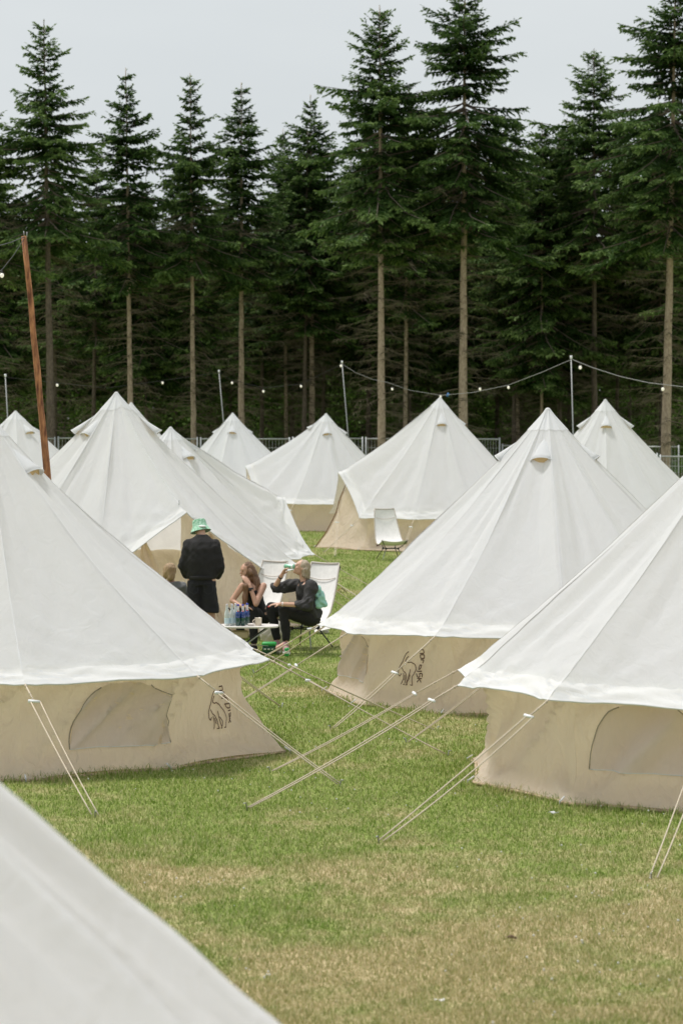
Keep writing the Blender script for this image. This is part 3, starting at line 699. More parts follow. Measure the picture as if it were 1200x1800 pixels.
# --- left near tent
TL = Tent(P(0, 733, 23.9).x, 23.9, 3.29, 2.70, .82, rad(15.5), rb=2.60, seed=2, fold=1.15, conc=.11)
TL.c[0] = P(-26, 733, 23.9).x
for k, px, py in ((0, 95, 1214), (1, 345, 1196), (2, 471, 1168)):
    r, z = corner_fit(TL, k, px, py)
    if 2.3 < r < 3.2: TL.er[k % 12] = r; TL.ez[k % 12] = z
r, z = corner_fit(TL, 2, 484, 1325); TL.br[2] = min(r, 3.0)
tl = make_tent(TL, 'white bell tent at left, two ropes in front of its half moon window', vents=(60, 150, 240, 330))
window_on_wall(TL, tl, TL.at(0, .72), 1.02, .18, .79); print_on_wall(TL, tl, TL.at(1, .63), .34, .74, .32, '')
rope(tl, V3(TL.roof(TL.at(0), 1)), G(166, 1435), .14, side=.06); rope(tl, V3(TL.roof(TL.at(1), 1)), G(595, 1380), .16, side=.06)
rope(tl, V3(TL.roof(TL.at(2), 1)), G(784, 1328), .22, side=.04); rope(tl, V3(TL.roof(TL.at(3), 1)), G(765, 1285), .2, side=.04)
rope(tl, V3(TL.roof(TL.at(-1), 1)), G(-190, 1440), .2)
auto_ropes(TL, tl, (4, 5, 6, 7, 8, 9, 10))
# --- right near tent
TN = Tent(P(1316, 733, 21.9).x, 21.9, 3.29, 2.70, .82, rad(-45), rb=2.50, seed=3, fold=1.1)
for k, px, py in ((0, 965, 1240), (-1, 806, 1214), (-2, 808, 1187)):
    r, z = corner_fit(TN, k, px, py)
    if 2.3 < r < 3.2: TN.er[k % 12] = r; TN.ez[k % 12] = z
r, z = corner_fit(TN, -1, 832, 1388); TN.br[-1] = max(2.40, min(r, 2.85)) - .09; TN.br[-2] = 2.46
tn = make_tent(TN, 'white bell tent cut off by the right edge, in front of the others there', vents=(45, 135, 225, 315))
window_on_wall(TN, tn, TN.at(0, .52), 1.10, .14, .74)
rope(tn, V3(TN.roof(TN.at(0), 1)), G(668, 1480), .125, side=.05); rope(tn, V3(TN.roof(TN.at(-1), 1)), G(437, 1421), .13, side=.03)
rope(tn, V3(TN.roof(TN.at(-2), 1)), G(478, 1357), .24, side=.02, th=.005); rope(tn, V3(TN.roof(TN.at(1), 1)), G(1145, 1545), .2, side=.06)
rope(tn, V3(TN.roof(TN.at(-3), 1)), G(716, 1306), .25, side=.04)
auto_ropes(TN, tn, (2, 3, 4, 5, 6, 7, 8))
# --- tall tent left of centre, door open
TA = Tent(P(205, 733, 37.3).x, 37.3, 3.59, 2.85, .85, rad(29), rb=2.72, seed=4, door=0, dpk=(2.50, 1.80), dbase=2.80, fold=1.1)
ta = make_tent(TA, 'tall white bell tent with open door behind the standing man', vents=(-50, 88, 178, 268), open_door=0)
for sgn in (-1, 1):   # door leaves tied back
    g = []
    for j in range(14):
        u_ = j / 13; row = []
        for i in range(9):
            f = i / 8; wd = (.05 + .16 * math.sin(math.pi * min(1, u_ * 1.2)) ** 2) * (1 if u_ < .75 else 1.5)
            p = V3(TA.wall(TA.at(0, sgn * .46), u_, -.02)); q = V3(TA.wall(TA.at(0), u_, 0)); row.append(p.lerp(q, f * wd / .5) + Vector((0, -.03 * math.sin(f * 9 + sgn), 0)))
        g.append(row)
    MB().sheet(g).build('door_flap', WALLC, ta, solid=.004)
MB().tube([V3(TA.wall(TA.at(0), .02, -.03)), V3(TA.wall(TA.at(0), .02, -.03)) + Vector((0, 0, .14))], .006, 6).build('door_pole_tip', METAL, ta)
auto_ropes(TA, ta, (2, 3, 4, 5, 6, 7, 8, 9, 10))
# --- lower tent behind it
TB = Tent(P(300, 733, 43.0).x, 43.0, 3.03, 2.55, .72, rad(5), rb=2.45, seed=5, door=4, dpk=(2.42, 1.70), fold=1.2)
tb = make_tent(TB, 'lower white bell tent behind the tall open one, sloping down to the seated people', vents=(43, 133, 223, 313), near=True)
auto_ropes(TB, tb, (0, 1, 2, 3, 5, 6))
# --- centre tent with side door
TM = Tent(P(773, 733, 60.5).x, 60.5, 3.70, 2.85, .74, rad(-45), rb=2.78, seed=6, door=-1, dpk=(2.62, 1.82), dbase=3.12, res=12)
tm_ = make_tent(TM, 'wide white bell tent with side door facing left, behind the lone camp chair', vents=(2, 92, 182, 272), near=True)
auto_ropes(TM, tm_, (0, 1, 2, 3), 1.2); rope(tm_, V3(TM.roof(TM.at(-1), 1)) - Vector((0, 0, .9)), G(588, 979), .3)
q = [V3(TM.wall(TM.at(-1), x, .02)) for x in np.linspace(0.02, 1, 12)]; MB().tube(q, .012, 6).build('door_zip', mat('brown_zip', (.22, .11, .05), .8), tm_)
MB().box(V3(TM.wall(TM.at(0, .28), .88, .012)), (.10, .012, .10)).build('label_patch', mat('dark_label', (.12, .05, .05), .7), tm_, smooth=False)
# --- cream tent left of it
TC = Tent(P(573, 733, 70.5).x, 70.5, 3.31, 2.6, .74, rad(-20), rb=2.5, seed=7, door=-2, dpk=(2.35, 1.75), res=10)
tc_ = make_tent(TC, 'back row white bell tent at the centre, a thin light pole behind its right slope', vents=(4, 94, 184, 274), near=False)
auto_ropes(TC, tc_, (0, 1, 2), 1.2)
TD = Tent(P(409, 733, 73).x, 73, 3.33, 2.7, .75, rad(-10), seed=8, res=8)
td_ = make_tent(TD, 'small looking white bell tent far back, third peak left of the centre', vents=(0, 90, 180, 270), near=False); auto_ropes(TD, td_, (0, 1), 1.2)
TE = Tent(P(231, 733, 62).x, 62, 3.58, 2.7, .8, rad(0), seed=9, res=8)
te_ = make_tent(TE, 'white bell tent almost hidden, only its peak showing right behind the tall left tent', vents=(43, 133, 223, 313), near=False)
TF = Tent(P(28, 733, 60).x, 60, 3.36, 2.9, .8, rad(10), seed=10, res=8, conc=.02)
tf_ = make_tent(TF, 'white bell tent far back behind the leaning wooden pole', vents=(42, 132, 222, 312), near=False)
TK = Tent(P(1063, 733, 56.5).x, 56.5, 3.62, 2.8, .8, rad(-5), seed=11, res=12)
tk_ = make_tent(TK, 'white bell tent in the back row at the far right beside the second light pole', vents=(-4, 88, 176, 268), near=True); auto_ropes(TK, tk_, (0, 1, 2), 1.2)
# --- foreground tent, bottom left
TG = Tent(-2.04, 6.0, 3.3, 2.7, .82, rad(20), seed=12, res=22, conc=.02, fold=1.5)
tg_ = make_tent(TG, 'blurred white tent roof filling the bottom left corner close to the camera', vents=(120, 210, 300), near=True, seams=False)
# ------------------------------------------------------------------ poles and festoon lights
a, b = P(43, 415, 29), P(83, 815, 29); dd = (b - a); b2 = a + dd * (a.z / (a.z - b.z)); b2.z -= .2
wp = empty('wooden_pole', (b2.x, b2.y, 0), 'tall leaning rough wooden pole behind the left tent', 'pole')
pp = [a.lerp(b2, i / 14) + Vector((random.uniform(-.005, .005), 0, 0)) for i in range(15)]; MB().tube(pp, [.034 + .0011 * i + random.uniform(-.003, .003) for i in range(15)], 12).build('shaft', WOODP, wp)
MB().tube([a, a + Vector((-.005, 0, .06))], .006, 6).build('hook', METAL, wp); MB().tube([a + Vector((.03, 0, -.02)), a + Vector((.035, 0, .05))], .005, 6).build('hook', METAL, wp)
PG = 'thin light poles among the tents'
def light_pole(px, py, bx, by, d, lab):
    a, b = P(px, py, d), P(bx, by, d); dd = b - a; g = a + dd * (a.z / (a.z - b.z)); root = empty('light_pole', (g.x, g.y, 0), lab, 'pole', PG)
    MB().tube([g, a], [.018, .014], 8).build('shaft', METAL, root); MB().tube([a - Vector((0, 0, .01)), a + Vector((0, 0, .07))], .03, 8).build('cap', PLASTIC, root); return a
pA = light_pole(10, 662, 14, 735, 66, 'thin grey pole behind the leftmost far tent'); pB = light_pole(385, 654, 393, 742, 78, 'thin grey pole left of the centre, right behind the small far tent')
pC = light_pole(601, 638, 611, 757, 76, 'thin grey pole with a bulb at its tip behind the centre tent'); pD = light_pole(1003, 630, 1006, 745, 60, 'thin upright pole between the two right tent peaks')
def festoon(label, pts, bulbs, d, th=.007, cm=CABLE, r=.05):
    """cable through pixel points hung at distance d, bulbs as parts"""
    th *= .75; r *= .8
    w_ = [P(x, y, dd_) for x, y, dd_ in pts]; root = empty('string_lights', w_[0], label, 'string lights', 'festoon light strings hung between poles')
    sm = []
    for i in range(len(w_) - 1):
        for k in range(6): sm.append(w_[i].lerp(w_[i + 1], k / 6))
    sm.append(w_[-1]); MB().tube(sm, th, 5).build('cable', cm, root)
    for x, y, dd_ in bulbs:
        p = P(x, y, dd_); b_ = MB().ell(p, (r, r, r * 1.2)).build('bulb', BULB, root); MB().tube([p + Vector((0, 0, r * .9)), p + Vector((0, 0, r * 2.3))], r * .45, 8).build('socket', CABLE, b_)
festoon('light string from the wooden pole running off the left edge', [(44, 416, 29), (20, 426, 28), (-30, 440, 26)], [], 29, .008)
festoon('light string with a bulb hanging down left from the wooden pole', [(44, 418, 29), (25, 448, 28.6), (4, 474, 28), (-30, 500, 27)], [(4, 484, 28)], 29, .006, CABLE, .030)
festoon('grey light string falling right from the pole behind the centre tent', [(601, 640, 76), (625, 655, 76), (655, 667, 76), (680, 672, 76), (720, 686, 76), (775, 695, 76), (830, 690, 70), (893, 677, 66), (950, 655, 63), (1003, 632, 60)], [(599, 643, 75.8), (689, 684, 76), (774, 697, 76), (843, 684, 69.2), (893, 681, 66)], 64, .008, CABLEL, .045)
festoon('light string falling right from the pole between the right tent peaks', [(1003, 631, 60), (1040, 646, 60), (1090, 662, 60), (1140, 673, 60), (1200, 680, 60), (1260, 682, 60)], [(1019, 646, 60), (1164, 684, 60)], 60, .012, CABLEL, .05)
festoon('light string between the pole left of centre and the centre pole', [(385, 655, 78), (408, 668, 78), (463, 682, 78), (529, 675, 77), (601, 640, 76)], [(408, 673, 78), (463, 688, 78), (529, 679, 77)], 62, .006, CABLE, .045)
festoon('light string between the leftmost thin pole and the pole left of centre', [(10, 663, 66), (101, 673, 69), (190, 682, 72), (286, 669, 77), (385, 655, 78)], [(101, 677, 69), (286, 673, 77)], 60, .006, CABLE, .045)
p = P(785, 697, 76); MB().tube([p, p + Vector((.06, 0, .1))], [.035, .045], 8).build('blue_tag', mat('blue_plastic', (.02, .16, .40), .4), loc=p); tag(bpy.data.objects['blue_tag'], 'small blue plastic connector on the light string by the centre tent peak', 'connector')
# ------------------------------------------------------------------ camp chairs
def chair(name_label, gx, gy, rz, sc=1.0, group='high backed camp chairs', cat='chair'):
    root = empty('camp_chair', (gx, gy, 0), name_label, cat, group); root.rotation_euler = (0, 0, rz); root.scale = (sc, sc, sc); ORG[root.name] = Vector((0, 0, 0))
    prof = [(.44, 1.04, .21), (.40, .92, .225), (.34, .78, .24), (.25, .60, .26), (.15, .44, .275), (.03, .345, .285), (-.10, .33, .29), (-.22, .37, .28), (-.30, .43, .265)]   # y back(+)/front(-), z, half width
    g = []
    for i, (y, z, hw) in enumerate(prof):
        g.append([(x * hw, y + .03 * (1 - x * x) * (1 if i < 5 else .0), z - (.035 if i > 3 else .012) * (1 - x * x)) for x in np.linspace(-1, 1, 11)])
    sl = MB().sheet(g).build('sling', SLING, root, solid=.006, sub=1)
    for s in (0, -1): MB().tube([r[s] for r in g], .011, 6).build('piping', SLINGEDGE, sl)
    MB().tube(g[0], .014, 6).build('piping', SLINGEDGE, sl)
    MB().tube([(x * .20, .385 - .012, .86 - .03 * (1 - x * x)) for x in np.linspace(-1, 1, 9)], .005, 5).build('pillow_seam', SLINGEDGE, sl)
    hub = []
    for sx in (-1, 1):
        for sy, top in ((1, (sx * .215, .46, 1.0)), (-1, (sx * .27, -.30, .42))):
            h = Vector((sx * .13, sy * .10, .24)); MB().tube([h, h.lerp(Vector(top), .5) + Vector((0, sy * .012, -.02)), top], .0085, 8).build('upright', BLACKF, root)
            MB().ell(h, (.024, .024, .024)).build('hub_joint', BLACKF, root); MB().tube([h, (sx * .25, sy * .24, .0)], .0085, 8).build('leg', BLACKF if sy > 0 else METAL, root); hub.append(h)
    MB().tube([hub[0], hub[2]], .008, 6).tube([hub[1], hub[3]], .008, 6).tube([hub[0], hub[1]], .008, 6).tube([hub[2], hub[3]], .008, 6).build('hub_frame', BLACKF, root)
    return root
g = G(684, 985); chair('empty white high backed camp chair standing alone in front of the wide back row tent', g.x + .03, g.y + .1, rad(16), 1.10)
c2 = G(549, 1140); chair('white high backed camp chair carrying the woman who drinks', c2.x - .10, c2.y + .16, rad(-34), 1.12)
c1 = G(462, 1125); chair('white high backed camp chair behind the woman with long brown hair', c1.x - .10, c1.y + .36, rad(-34), 1.06)
# ------------------------------------------------------------------ people
def skin_mat(name, c): return mat(name, c, .5, noise=.05, nscale=15, spec=.4)
SKIN = skin_mat('skin', (.60, .36, .26)); SKINT = skin_mat('skin_tan', (.52, .30, .21))
BLACKC = mat('black_cotton', (.014, .013, .013), .9, bump=.3, bscale=90); BLACKS = mat('black_denim', (.012, .012, .016), .85, bump=.3, bscale=120); DARKG = mat('dark_grey_shirt', (.030, .028, .028), .75, bump=.3, bscale=60)
def hair_mat(name, c, c2): return mat(name, c, .45, nscale=9, bump=.5, bscale=40, stretch=(9, 9, .6), col2=c2)
BLOND = hair_mat('blond_hair', (.26, .19, .12), (.52, .43, .32)); BROWN = hair_mat('brown_hair', (.10, .045, .02), (.24, .125, .06)); RUSTY = hair_mat('sandy_hair', (.30, .19, .10), (.50, .35, .20))
LIP = mat('lips', (.45, .12, .10), .4); EYE = mat('eye', (.03, .025, .02), .3); NAIL = mat('red_nails', (.50, .01, .02), .3)
def hand(m, w_, d, n_, curl=.5, s=1.0):
    """five fingered hand added to body mesh m: wrist point, direction, palm normal"""
    w_ = Vector(w_); d = Vector(d).normalized(); n_ = Vector(n_).normalized(); sdv = d.cross(n_).normalized(); tips = []
    m.ell(w_ + d * .045 * s, (.042 * s, .020 * s, .052 * s), Matrix((sdv, n_, d)).transposed())
    for i, L in enumerate((.070, .080, .074, .058)):
        b = w_ + d * .085 * s + sdv * (.030 - .020 * i) * s; k = b + (d * math.cos(curl * .6) + n_ * math.sin(curl * .6)) * L * .5 * s; t = k + (d * math.cos(curl * 1.7) + n_ * math.sin(curl * 1.7)) * L * .5 * s
        m.cap(w_ + d * .05 * s + sdv * (.024 - .016 * i) * s, .011 * s, b, .0105 * s, 8); m.cap(b, .0105 * s, k, .009 * s, 8); m.cap(k, .009 * s, t, .0075 * s, 8); tips.append(t)
    b = w_ + d * .02 * s + sdv * .03 * s; k = b + (d * .6 + sdv * .8 + n_ * .3).normalized() * .04 * s; t = k + (d * .9 + sdv * .2 + n_ * .4).normalized() * .032 * s
    m.cap(b, .014 * s, k, .011 * s, 8); m.cap(k, .011 * s, t, .009 * s, 8); tips.append(t); return tips
def head(m, c, face, up, s=1.0):
    """head volume with face features; c head centre, face direction"""
    f = Vector(face).normalized(); u = Vector(up); u = (u - f * u.dot(f)).normalized(); r = f.cross(u); M = Matrix((r, f, u)).transposed(); c = Vector(c)
    m.ell(c + u * .02 * s, (.075 * s, .092 * s, .088 * s), M); m.ell(c + f * .02 * s - u * .045 * s, (.058 * s, .068 * s, .068 * s), M)
    m.ell(c + f * .062 * s - u * .092 * s, (.026 * s, .024 * s, .020 * s), M)                    # chin
    m.cap(c + f * .085 * s + u * .012 * s, .010 * s, c + f * .108 * s - u * .026 * s, .013 * s, 8)    # nose
    m.ell(c + f * .078 * s + u * .030 * s, (.050 * s, .014 * s, .012 * s), M)                     # brow
    m.ell(c + f * .086 * s - u * .055 * s, (.022 * s, .010 * s, .009 * s), M)                     # mouth
    for sx in (-1, 1): m.ell(c + r * sx * .076 * s - f * .005 * s - u * .005 * s, (.012 * s, .020 * s, .030 * s), M); m.ell(c + r * sx * .038 * s + f * .06 * s - u * .025 * s, (.022 * s, .022 * s, .022 * s), M)
    return f, u, r, M
def face_bits(root, c, f, u, r, s=1.0):
    c = Vector(c)
    for sx in (-1, 1): MB().ell(c + r * sx * .030 * s + f * .080 * s + u * .006 * s, (.011 * s, .006, .006 * s)).build('eye', EYE, root)
    MB().ell(c + f * .096 * s - u * .056 * s, (.014 * s, .006, .006 * s)).build('lips', LIP, root)
# ---- standing man, seen from behind
D = 34.0; mx_ = P(354, 733, D).x
man = empty('person', (mx_, D, 0), 'man standing with his back turned, black sweatshirt and shorts, green bucket hat', 'person')
def Q(x, y, z): return Vector((mx_ + x, D + y, z))
B = MB(); hc = Q(-.03, .15, 1.655)
for sx in (-1, 1):
    hip = Q(sx * .10, 0, .95); kn = Q(sx * .13, .02, .50); an = Q(sx * .14, -.02, .09)
    B.cap(hip, .10, kn, .062); B.cap(kn, .060, kn.lerp(an, .35) + Vector((0, -.015, 0)), .060); B.cap(kn.lerp(an, .35) + Vector((0, -.015, 0)), .060, an, .038); B.cap(an - Vector((0, 0, .04)), .040, an + Vector((sx * .03, .15, -.055)), .034)
    sh = Q(sx * .185, .02, 1.42); el = Q(sx * .285, .0, 1.14); wr = Q(sx * .15, .20, 1.0); B.cap(sh, .052, el, .046); B.cap(el, .044, wr, .030); hand(B, wr, Vector((-sx * .8, .7, -.1)), Vector((-sx * .4, -.6, 0)), .6)
B.loft([(Q(0, 0, .90), (.165, 0, 0), (0, .12, 0)), (Q(0, 0, 1.05), (.155, 0, 0), (0, .11, 0)), (Q(0, 0, 1.30), (.175, 0, 0), (0, .12, 0)), (Q(0, .01, 1.41), (.16, 0, 0), (0, .09, 0)), (Q(0, .03, 1.50), (.07, 0, 0), (0, .06, 0))])
B.cap(Q(0, .03, 1.48), .062, Q(-.01, .09, 1.62), .056)
f_, u_, r_, M_ = head(B, hc, (-.30, .85, -.45), (0, .4, .9))
bd = B.fused('body', SKIN, man, voxel=.009); face_bits(bd, hc, f_, u_, r_)
C_ = MB()
C_.loft([(Q(0, 0, .955), (.205, 0, 0), (0, .15, 0)), (Q(0, 0, 1.00), (.225, 0, 0), (0, .165, 0)), (Q(0, -.01, 1.20), (.235, 0, 0), (0, .165, 0)), (Q(0, 0, 1.38), (.225, 0, 0), (0, .155, 0)), (Q(0, .01, 1.475), (.185, 0, 0), (0, .125, 0)), (Q(0, .045, 1.575), (.082, 0, 0), (0, .08, 0))])
for sx in (-1, 1):
    sh = Q(sx * .185, .015, 1.435); el = Q(sx * .270, -.02, 1.13); wr = Q(sx * .225, .12, .985); C_.cap(sh, .082, el, .062); C_.cap(el, .064, wr, .052); C_.cap(Q(sx * .17, .0, 1.38), .10, Q(sx * .20, 0, 1.10), .09)
C_.fused('sweatshirt', BLACKC, man, voxel=.011, wrinkle=.014, seed=2)
MB().lathe(Q(0, .0, .945), [(.17, 0), (.19, .01), (.195, .05), (.18, .06)], 24).build('hem_band', BLACKC, man)
C_ = MB(); C_.loft([(Q(0, 0, .86), (.205, 0, 0), (0, .15, 0)), (Q(0, 0, 1.0), (.185, 0, 0), (0, .14, 0))])
for sx in (-1, 1): C_.loft([(Q(sx * .115, 0, .475), (.128, 0, 0), (0, .125, 0)), (Q(sx * .113, 0, .55), (.126, 0, 0), (0, .12, 0)), (Q(sx * .10, 0, .75), (.115, 0, 0), (0, .13, 0)), (Q(sx * .09, 0, .92), (.11, 0, 0), (0, .13, 0))])
sh_ = C_.fused('shorts', BLACKS, man, voxel=.011, wrinkle=.012, seed=5)
for sx in (-1, 1): MB().tube([Q(sx * .045, -.157, .90), Q(sx * .16, -.140, .90), Q(sx * .16, -.145, .78), Q(sx * .10, -.160, .745), Q(sx * .045, -.160, .78), Q(sx * .045, -.157, .90)], .0025, 5).build('pocket_seam', mat('seam_thread', (.03, .03, .04), .8), sh_)
HATG = mat('green_hat', (.13, .32, .19), .85, nscale=38, col2=(.40, .60, .46)); HATW = mat('hat_white_patch', (.72, .74, .72), .8)
MB().lathe(hc + Vector((.0, .0, .01)), [(.150, -.055), (.146, -.058), (.110, .015), (.104, .02), (.098, .085), (.085, .115), (.04, .125), (.001, .126)], 28, (-.20, .25, 1)).build('bucket_hat', HATG, man, label='green mottled bucket hat with a white patch')
MB().ell(hc + Vector((.035, -.105, .035)), (.055, .030, .020)).build('hat_patch', HATW, man)
MB().ell(hc + Vector((0, -.045, -.055)), (.072, .05, .05)).fused('hair', RUSTY, man, voxel=.008, wrinkle=.02)
for sx in (-1, 1):
    an = Q(sx * .15, .05, .045); MB().cap(an - Vector((0, .08, -.005)), .045, an + Vector((sx * .02, .11, -.01)), .040).fused('shoe', BLACKC, man, voxel=.01)
# ---- woman drinking (right)
D = 33.05; wo_ = empty('person', (P(535, 733, D).x, D, 0), 'woman with short blond hair drinking from a can, dark shirt, seated on the right', 'person')
def J(x, y, dz=0.0): return P(x, y, D + dz)
B = MB(); hc = J(530, 998, 0)
nk = J(531, 1017, .0); ch = J(538, 1040, .02); hp = J(545, 1082, .06)
B.cap(J(533, 1008), .052, J(534, 1022, .01), .056); B.loft([(hp + Vector((0, 0, -.08)), (.13, .02, 0), (-.02, .16, 0)), (hp, (.13, 0, .02), (0, .17, 0)), (ch.lerp(hp, .5), (.105, 0, .02), (0, .135, 0)), (ch, (.11, 0, .03), (0, .16, 0)), (J(535, 1026, .01), (.09, 0, .03), (0, .15, 0)), (J(534, 1020, .01), (.055, 0, 0), (0, .06, 0))])
# legs: far and near
for k_, a_, dz, kd in ((J(477, 1068, .12), J(487, 1125, .10), .10, 0), (J(499, 1070, -.14), J(503, 1127, -.16), -.10, 1)):
    B.cap(hp + Vector((-.02, dz, -.02)), .095, k_, .064); B.cap(k_, .060, k_.lerp(a_, .35) + Vector((.012, 0, 0)), .057); B.cap(k_.lerp(a_, .35) + Vector((.012, 0, 0)), .057, a_, .036)
    B.cap(a_ - Vector((0, 0, .03)), .038, a_ + Vector((-.12, -.05, -.09)), .030)
fs = J(523, 1028, .13); fe = J(482, 1034, .16); fw = J(495, 1011, -.02); B.cap(fs, .055, fe, .042); B.cap(fe, .042, fw, .027)
t1 = hand(B, fw, J(503, 997, -.06) - fw, Vector((.8, -.5, 0)), .9)
ns = J(547, 1030, -.15); ne = J(540, 1064, -.26); nw = J(492, 1062, -.30); B.cap(ns, .057, ne, .044); B.cap(ne, .042, nw, .027); t2 = hand(B, nw, Vector((-1, -.05, -.02)), Vector((0, .1, -1)), .35)
f_, u_, r_, M_ = head(B, hc, (-.86, -.18, .42), (.45, 0, .9))
bd = B.fused('body', SKIN, wo_, voxel=.008); face_bits(bd, hc, f_, u_, r_)
m = MB(); [m.ell(t, .009, nu=8, nv=5) for t in t2[:4]]; m.build('nail_polish', NAIL, wo_)
C_ = MB(); C_.loft([(hp + Vector((0, 0, -.04)), (.155, 0, 0), (0, .195, 0)), (hp + Vector((0, 0, .08)), (.150, 0, 0), (0, .19, 0)), (ch.lerp(hp, .45), (.135, 0, .02), (0, .165, 0)), (ch, (.14, 0, .04), (0, .18, 0)), (J(536, 1026, .01), (.11, 0, .03), (0, .165, 0)), (J(534, 1019, .01), (.07, 0, 0), (0, .07, 0))])
C_.cap(fs, .088, fs.lerp(fe, .92), .076); C_.cap(ns, .094, ne, .084); C_.cap(ne, .082, ne.lerp(nw, .34), .064); C_.fused('shirt', DARKG, wo_, voxel=.010, wrinkle=.034, seed=9)
C_ = MB()
for k_, a_, dz in ((J(477, 1068, .12), J(487, 1125, .10), .10), (J(499, 1070, -.14), J(503, 1127, -.16), -.10)): C_.cap(hp + Vector((-.02, dz, -.03)), .115, k_, .082); C_.cap(k_, .080, k_.lerp(a_, .92), .056)
C_.ell(hp + Vector((0, 0, -.05)), (.15, .18, .10)); C_.fused('trousers', BLACKC, wo_, voxel=.011, wrinkle=.012, seed=11)
Hh = MB(); Hh.ell(hc + u_ * .030 - f_ * .022, (.088, .090, .088), M_); Hh.cap(hc - f_ * .06, .062, hc + Vector((.075, 0, -.135)), .045); Hh.cap(hc - f_ * .05 - r_ * .05 + Vector((0, -.02, 0)), .04, hc + Vector((.055, -.05, -.125)), .030); Hh.cap(hc - f_ * .03 + Vector((0, -.055, 0)), .035, hc + Vector((.03, -.075, -.10)), .022)
Hh.fused('hair', BLOND, wo_, voxel=.008, it=3, wrinkle=.016, seed=3)
SHOE = mat('pink_shoe', (.42, .24, .24), .7); SOLE = mat('white_sole', (.7, .68, .65), .6)
for a_ in (J(487, 1127, .10), J(503, 1129, -.16)):
    b_ = a_ + Vector((-.01, -.02, -.03)); b_.z = .075; e_ = b_ + Vector((.04 - .01, -.14, -.03)); sh = MB().cap(b_, .052, e_, .042).cap(b_ + Vector((0, 0, .05)), .048, b_, .05).fused('shoe', SHOE, wo_, voxel=.008)
    MB().cap(Vector((b_.x, b_.y, .026)), .050, Vector((e_.x, e_.y, .024)), .044).fused('sole', SOLE, sh, voxel=.01)
MB().tube([nw + Vector((.035, .0, .028)), nw + Vector((.035, -.03, .0)), nw + Vector((.035, 0, -.03)), nw + Vector((.035, .03, 0)), nw + Vector((.035, .0, .028))], .007, 6).build('watch', PLASTIC, wo_)
p = fe.lerp(fw, .86); MB().lathe(p, [(.034, -.008), (.036, 0), (.034, .008)], 14, fw - fe).build('wristband', BLACKF, wo_)
# can held at her mouth
ca, cb_ = J(518, 996, -.085), J(500, 995.5, -.03); CANG = mat('can_pale_green', (.25, .52, .36), .3, .3); CANW = mat('can_white', (.75, .76, .74), .35)
can = empty('drink_can', ca, 'pale green drink can held up to the drinking woman mouth', 'can'); axc = (cb_ - ca); MB().lathe(ca, [(.020, 0), (.030, .008), (.033, .018), (.033, axc.length - .015), (.026, axc.length)], 18, axc).build('can_body', CANG, can)
MB().lathe(ca, [(.0335, .02), (.0337, .03), (.0337, .045), (.0335, .047)], 18, axc).build('label_band', CANW, can)
# ---- woman with long brown hair
D = 33.35; w1 = empty('person', (P(440, 733, D).x, D, 0), 'woman with long brown hair and black sleeveless top covering her mouth with a hand', 'person')
B = MB(); hc = J(434, 1003, 0); ch = J(444, 1042, .05); hp = J(458, 1080, .12)
B.cap(J(439, 1011, .02), .048, J(442, 1026, .03), .052)
B.loft([(hp + Vector((0, 0, -.08)), (.13, 0, 0), (0, .16, 0)), (hp, (.125, 0, .02), (0, .165, 0)), (ch.lerp(hp, .5), (.10, 0, .03), (0, .13, 0)), (ch, (.11, 0, .04), (0, .155, 0)), (J(442, 1029, .04), (.13, 0, 0), (0, .13, 0)), (J(441, 1023, .03), (.06, 0, 0), (0, .06, 0))])
ks = ((J(420, 1072, .12), J(424, 1128, .14), .08), (J(444, 1074, -.16), J(447, 1130, -.18), -.08))
for k_, a_, dz in ks:
    B.cap(hp + Vector((-.02, dz, -.02)), .092, k_, .062); B.cap(k_, .058, k_.lerp(a_, .35) + Vector((.01, 0, 0)), .055); B.cap(k_.lerp(a_, .35) + Vector((.01, 0, 0)), .055, a_, .035); B.cap(a_ - Vector((0, 0, .03)), .036, a_ + Vector((-.11, -.06, -.08)), .028)
ls = J(426, 1030, -.08); le = J(408, 1056, -.10); lw = J(425, 1066, -.22); B.cap(ls, .050, le, .038); B.cap(le, .038, lw, .026); hand(B, lw, Vector((.9, -.2, -.1)), Vector((0, -.2, -1)), .4)
rs_ = J(463, 1030, -.02); re_ = J(450, 1062, -.20); rw = J(439, 1029, -.14); B.cap(rs_, .050, re_, .038); B.cap(re_, .038, rw, .026); hand(B, rw, J(428, 1012, -.10) - rw, Vector((-.4, .9, .2)), .5)
f_, u_, r_, M_ = head(B, hc, (-.80, -.50, -.10), (0, 0, 1))
bd = B.fused('body', SKINT, w1, voxel=.008); face_bits(bd, hc, f_, u_, r_)
C_ = MB(); C_.loft([(hp + Vector((0, 0, -.03)), (.14, 0, 0), (0, .175, 0)), (ch.lerp(hp, .5), (.112, 0, .03), (0, .142, 0)), (ch, (.122, 0, .04), (0, .165, 0)), (J(443, 1034, .04), (.125, 0, 0), (0, .13, 0))]); C_.fused('top', BLACKC, w1, voxel=.010, wrinkle=.010, seed=13)
C_ = MB()
for k_, a_, dz in ks: C_.cap(hp + Vector((-.02, dz, -.03)), .112, k_, .080); C_.cap(k_, .078, k_.lerp(a_, .95), .052)
C_.ell(hp + Vector((0, 0, -.05)), (.15, .17, .10)); C_.fused('trousers', BLACKC, w1, voxel=.011, wrinkle=.012, seed=15)
Hh = MB(); Hh.ell(hc + u_ * .028 - f_ * .022, (.090, .095, .092), M_); Hh.cap(hc - f_ * .05, .082, J(449, 1024, .02), .082); Hh.cap(J(450, 1022, .0), .068, J(447, 1046, -.05), .048)
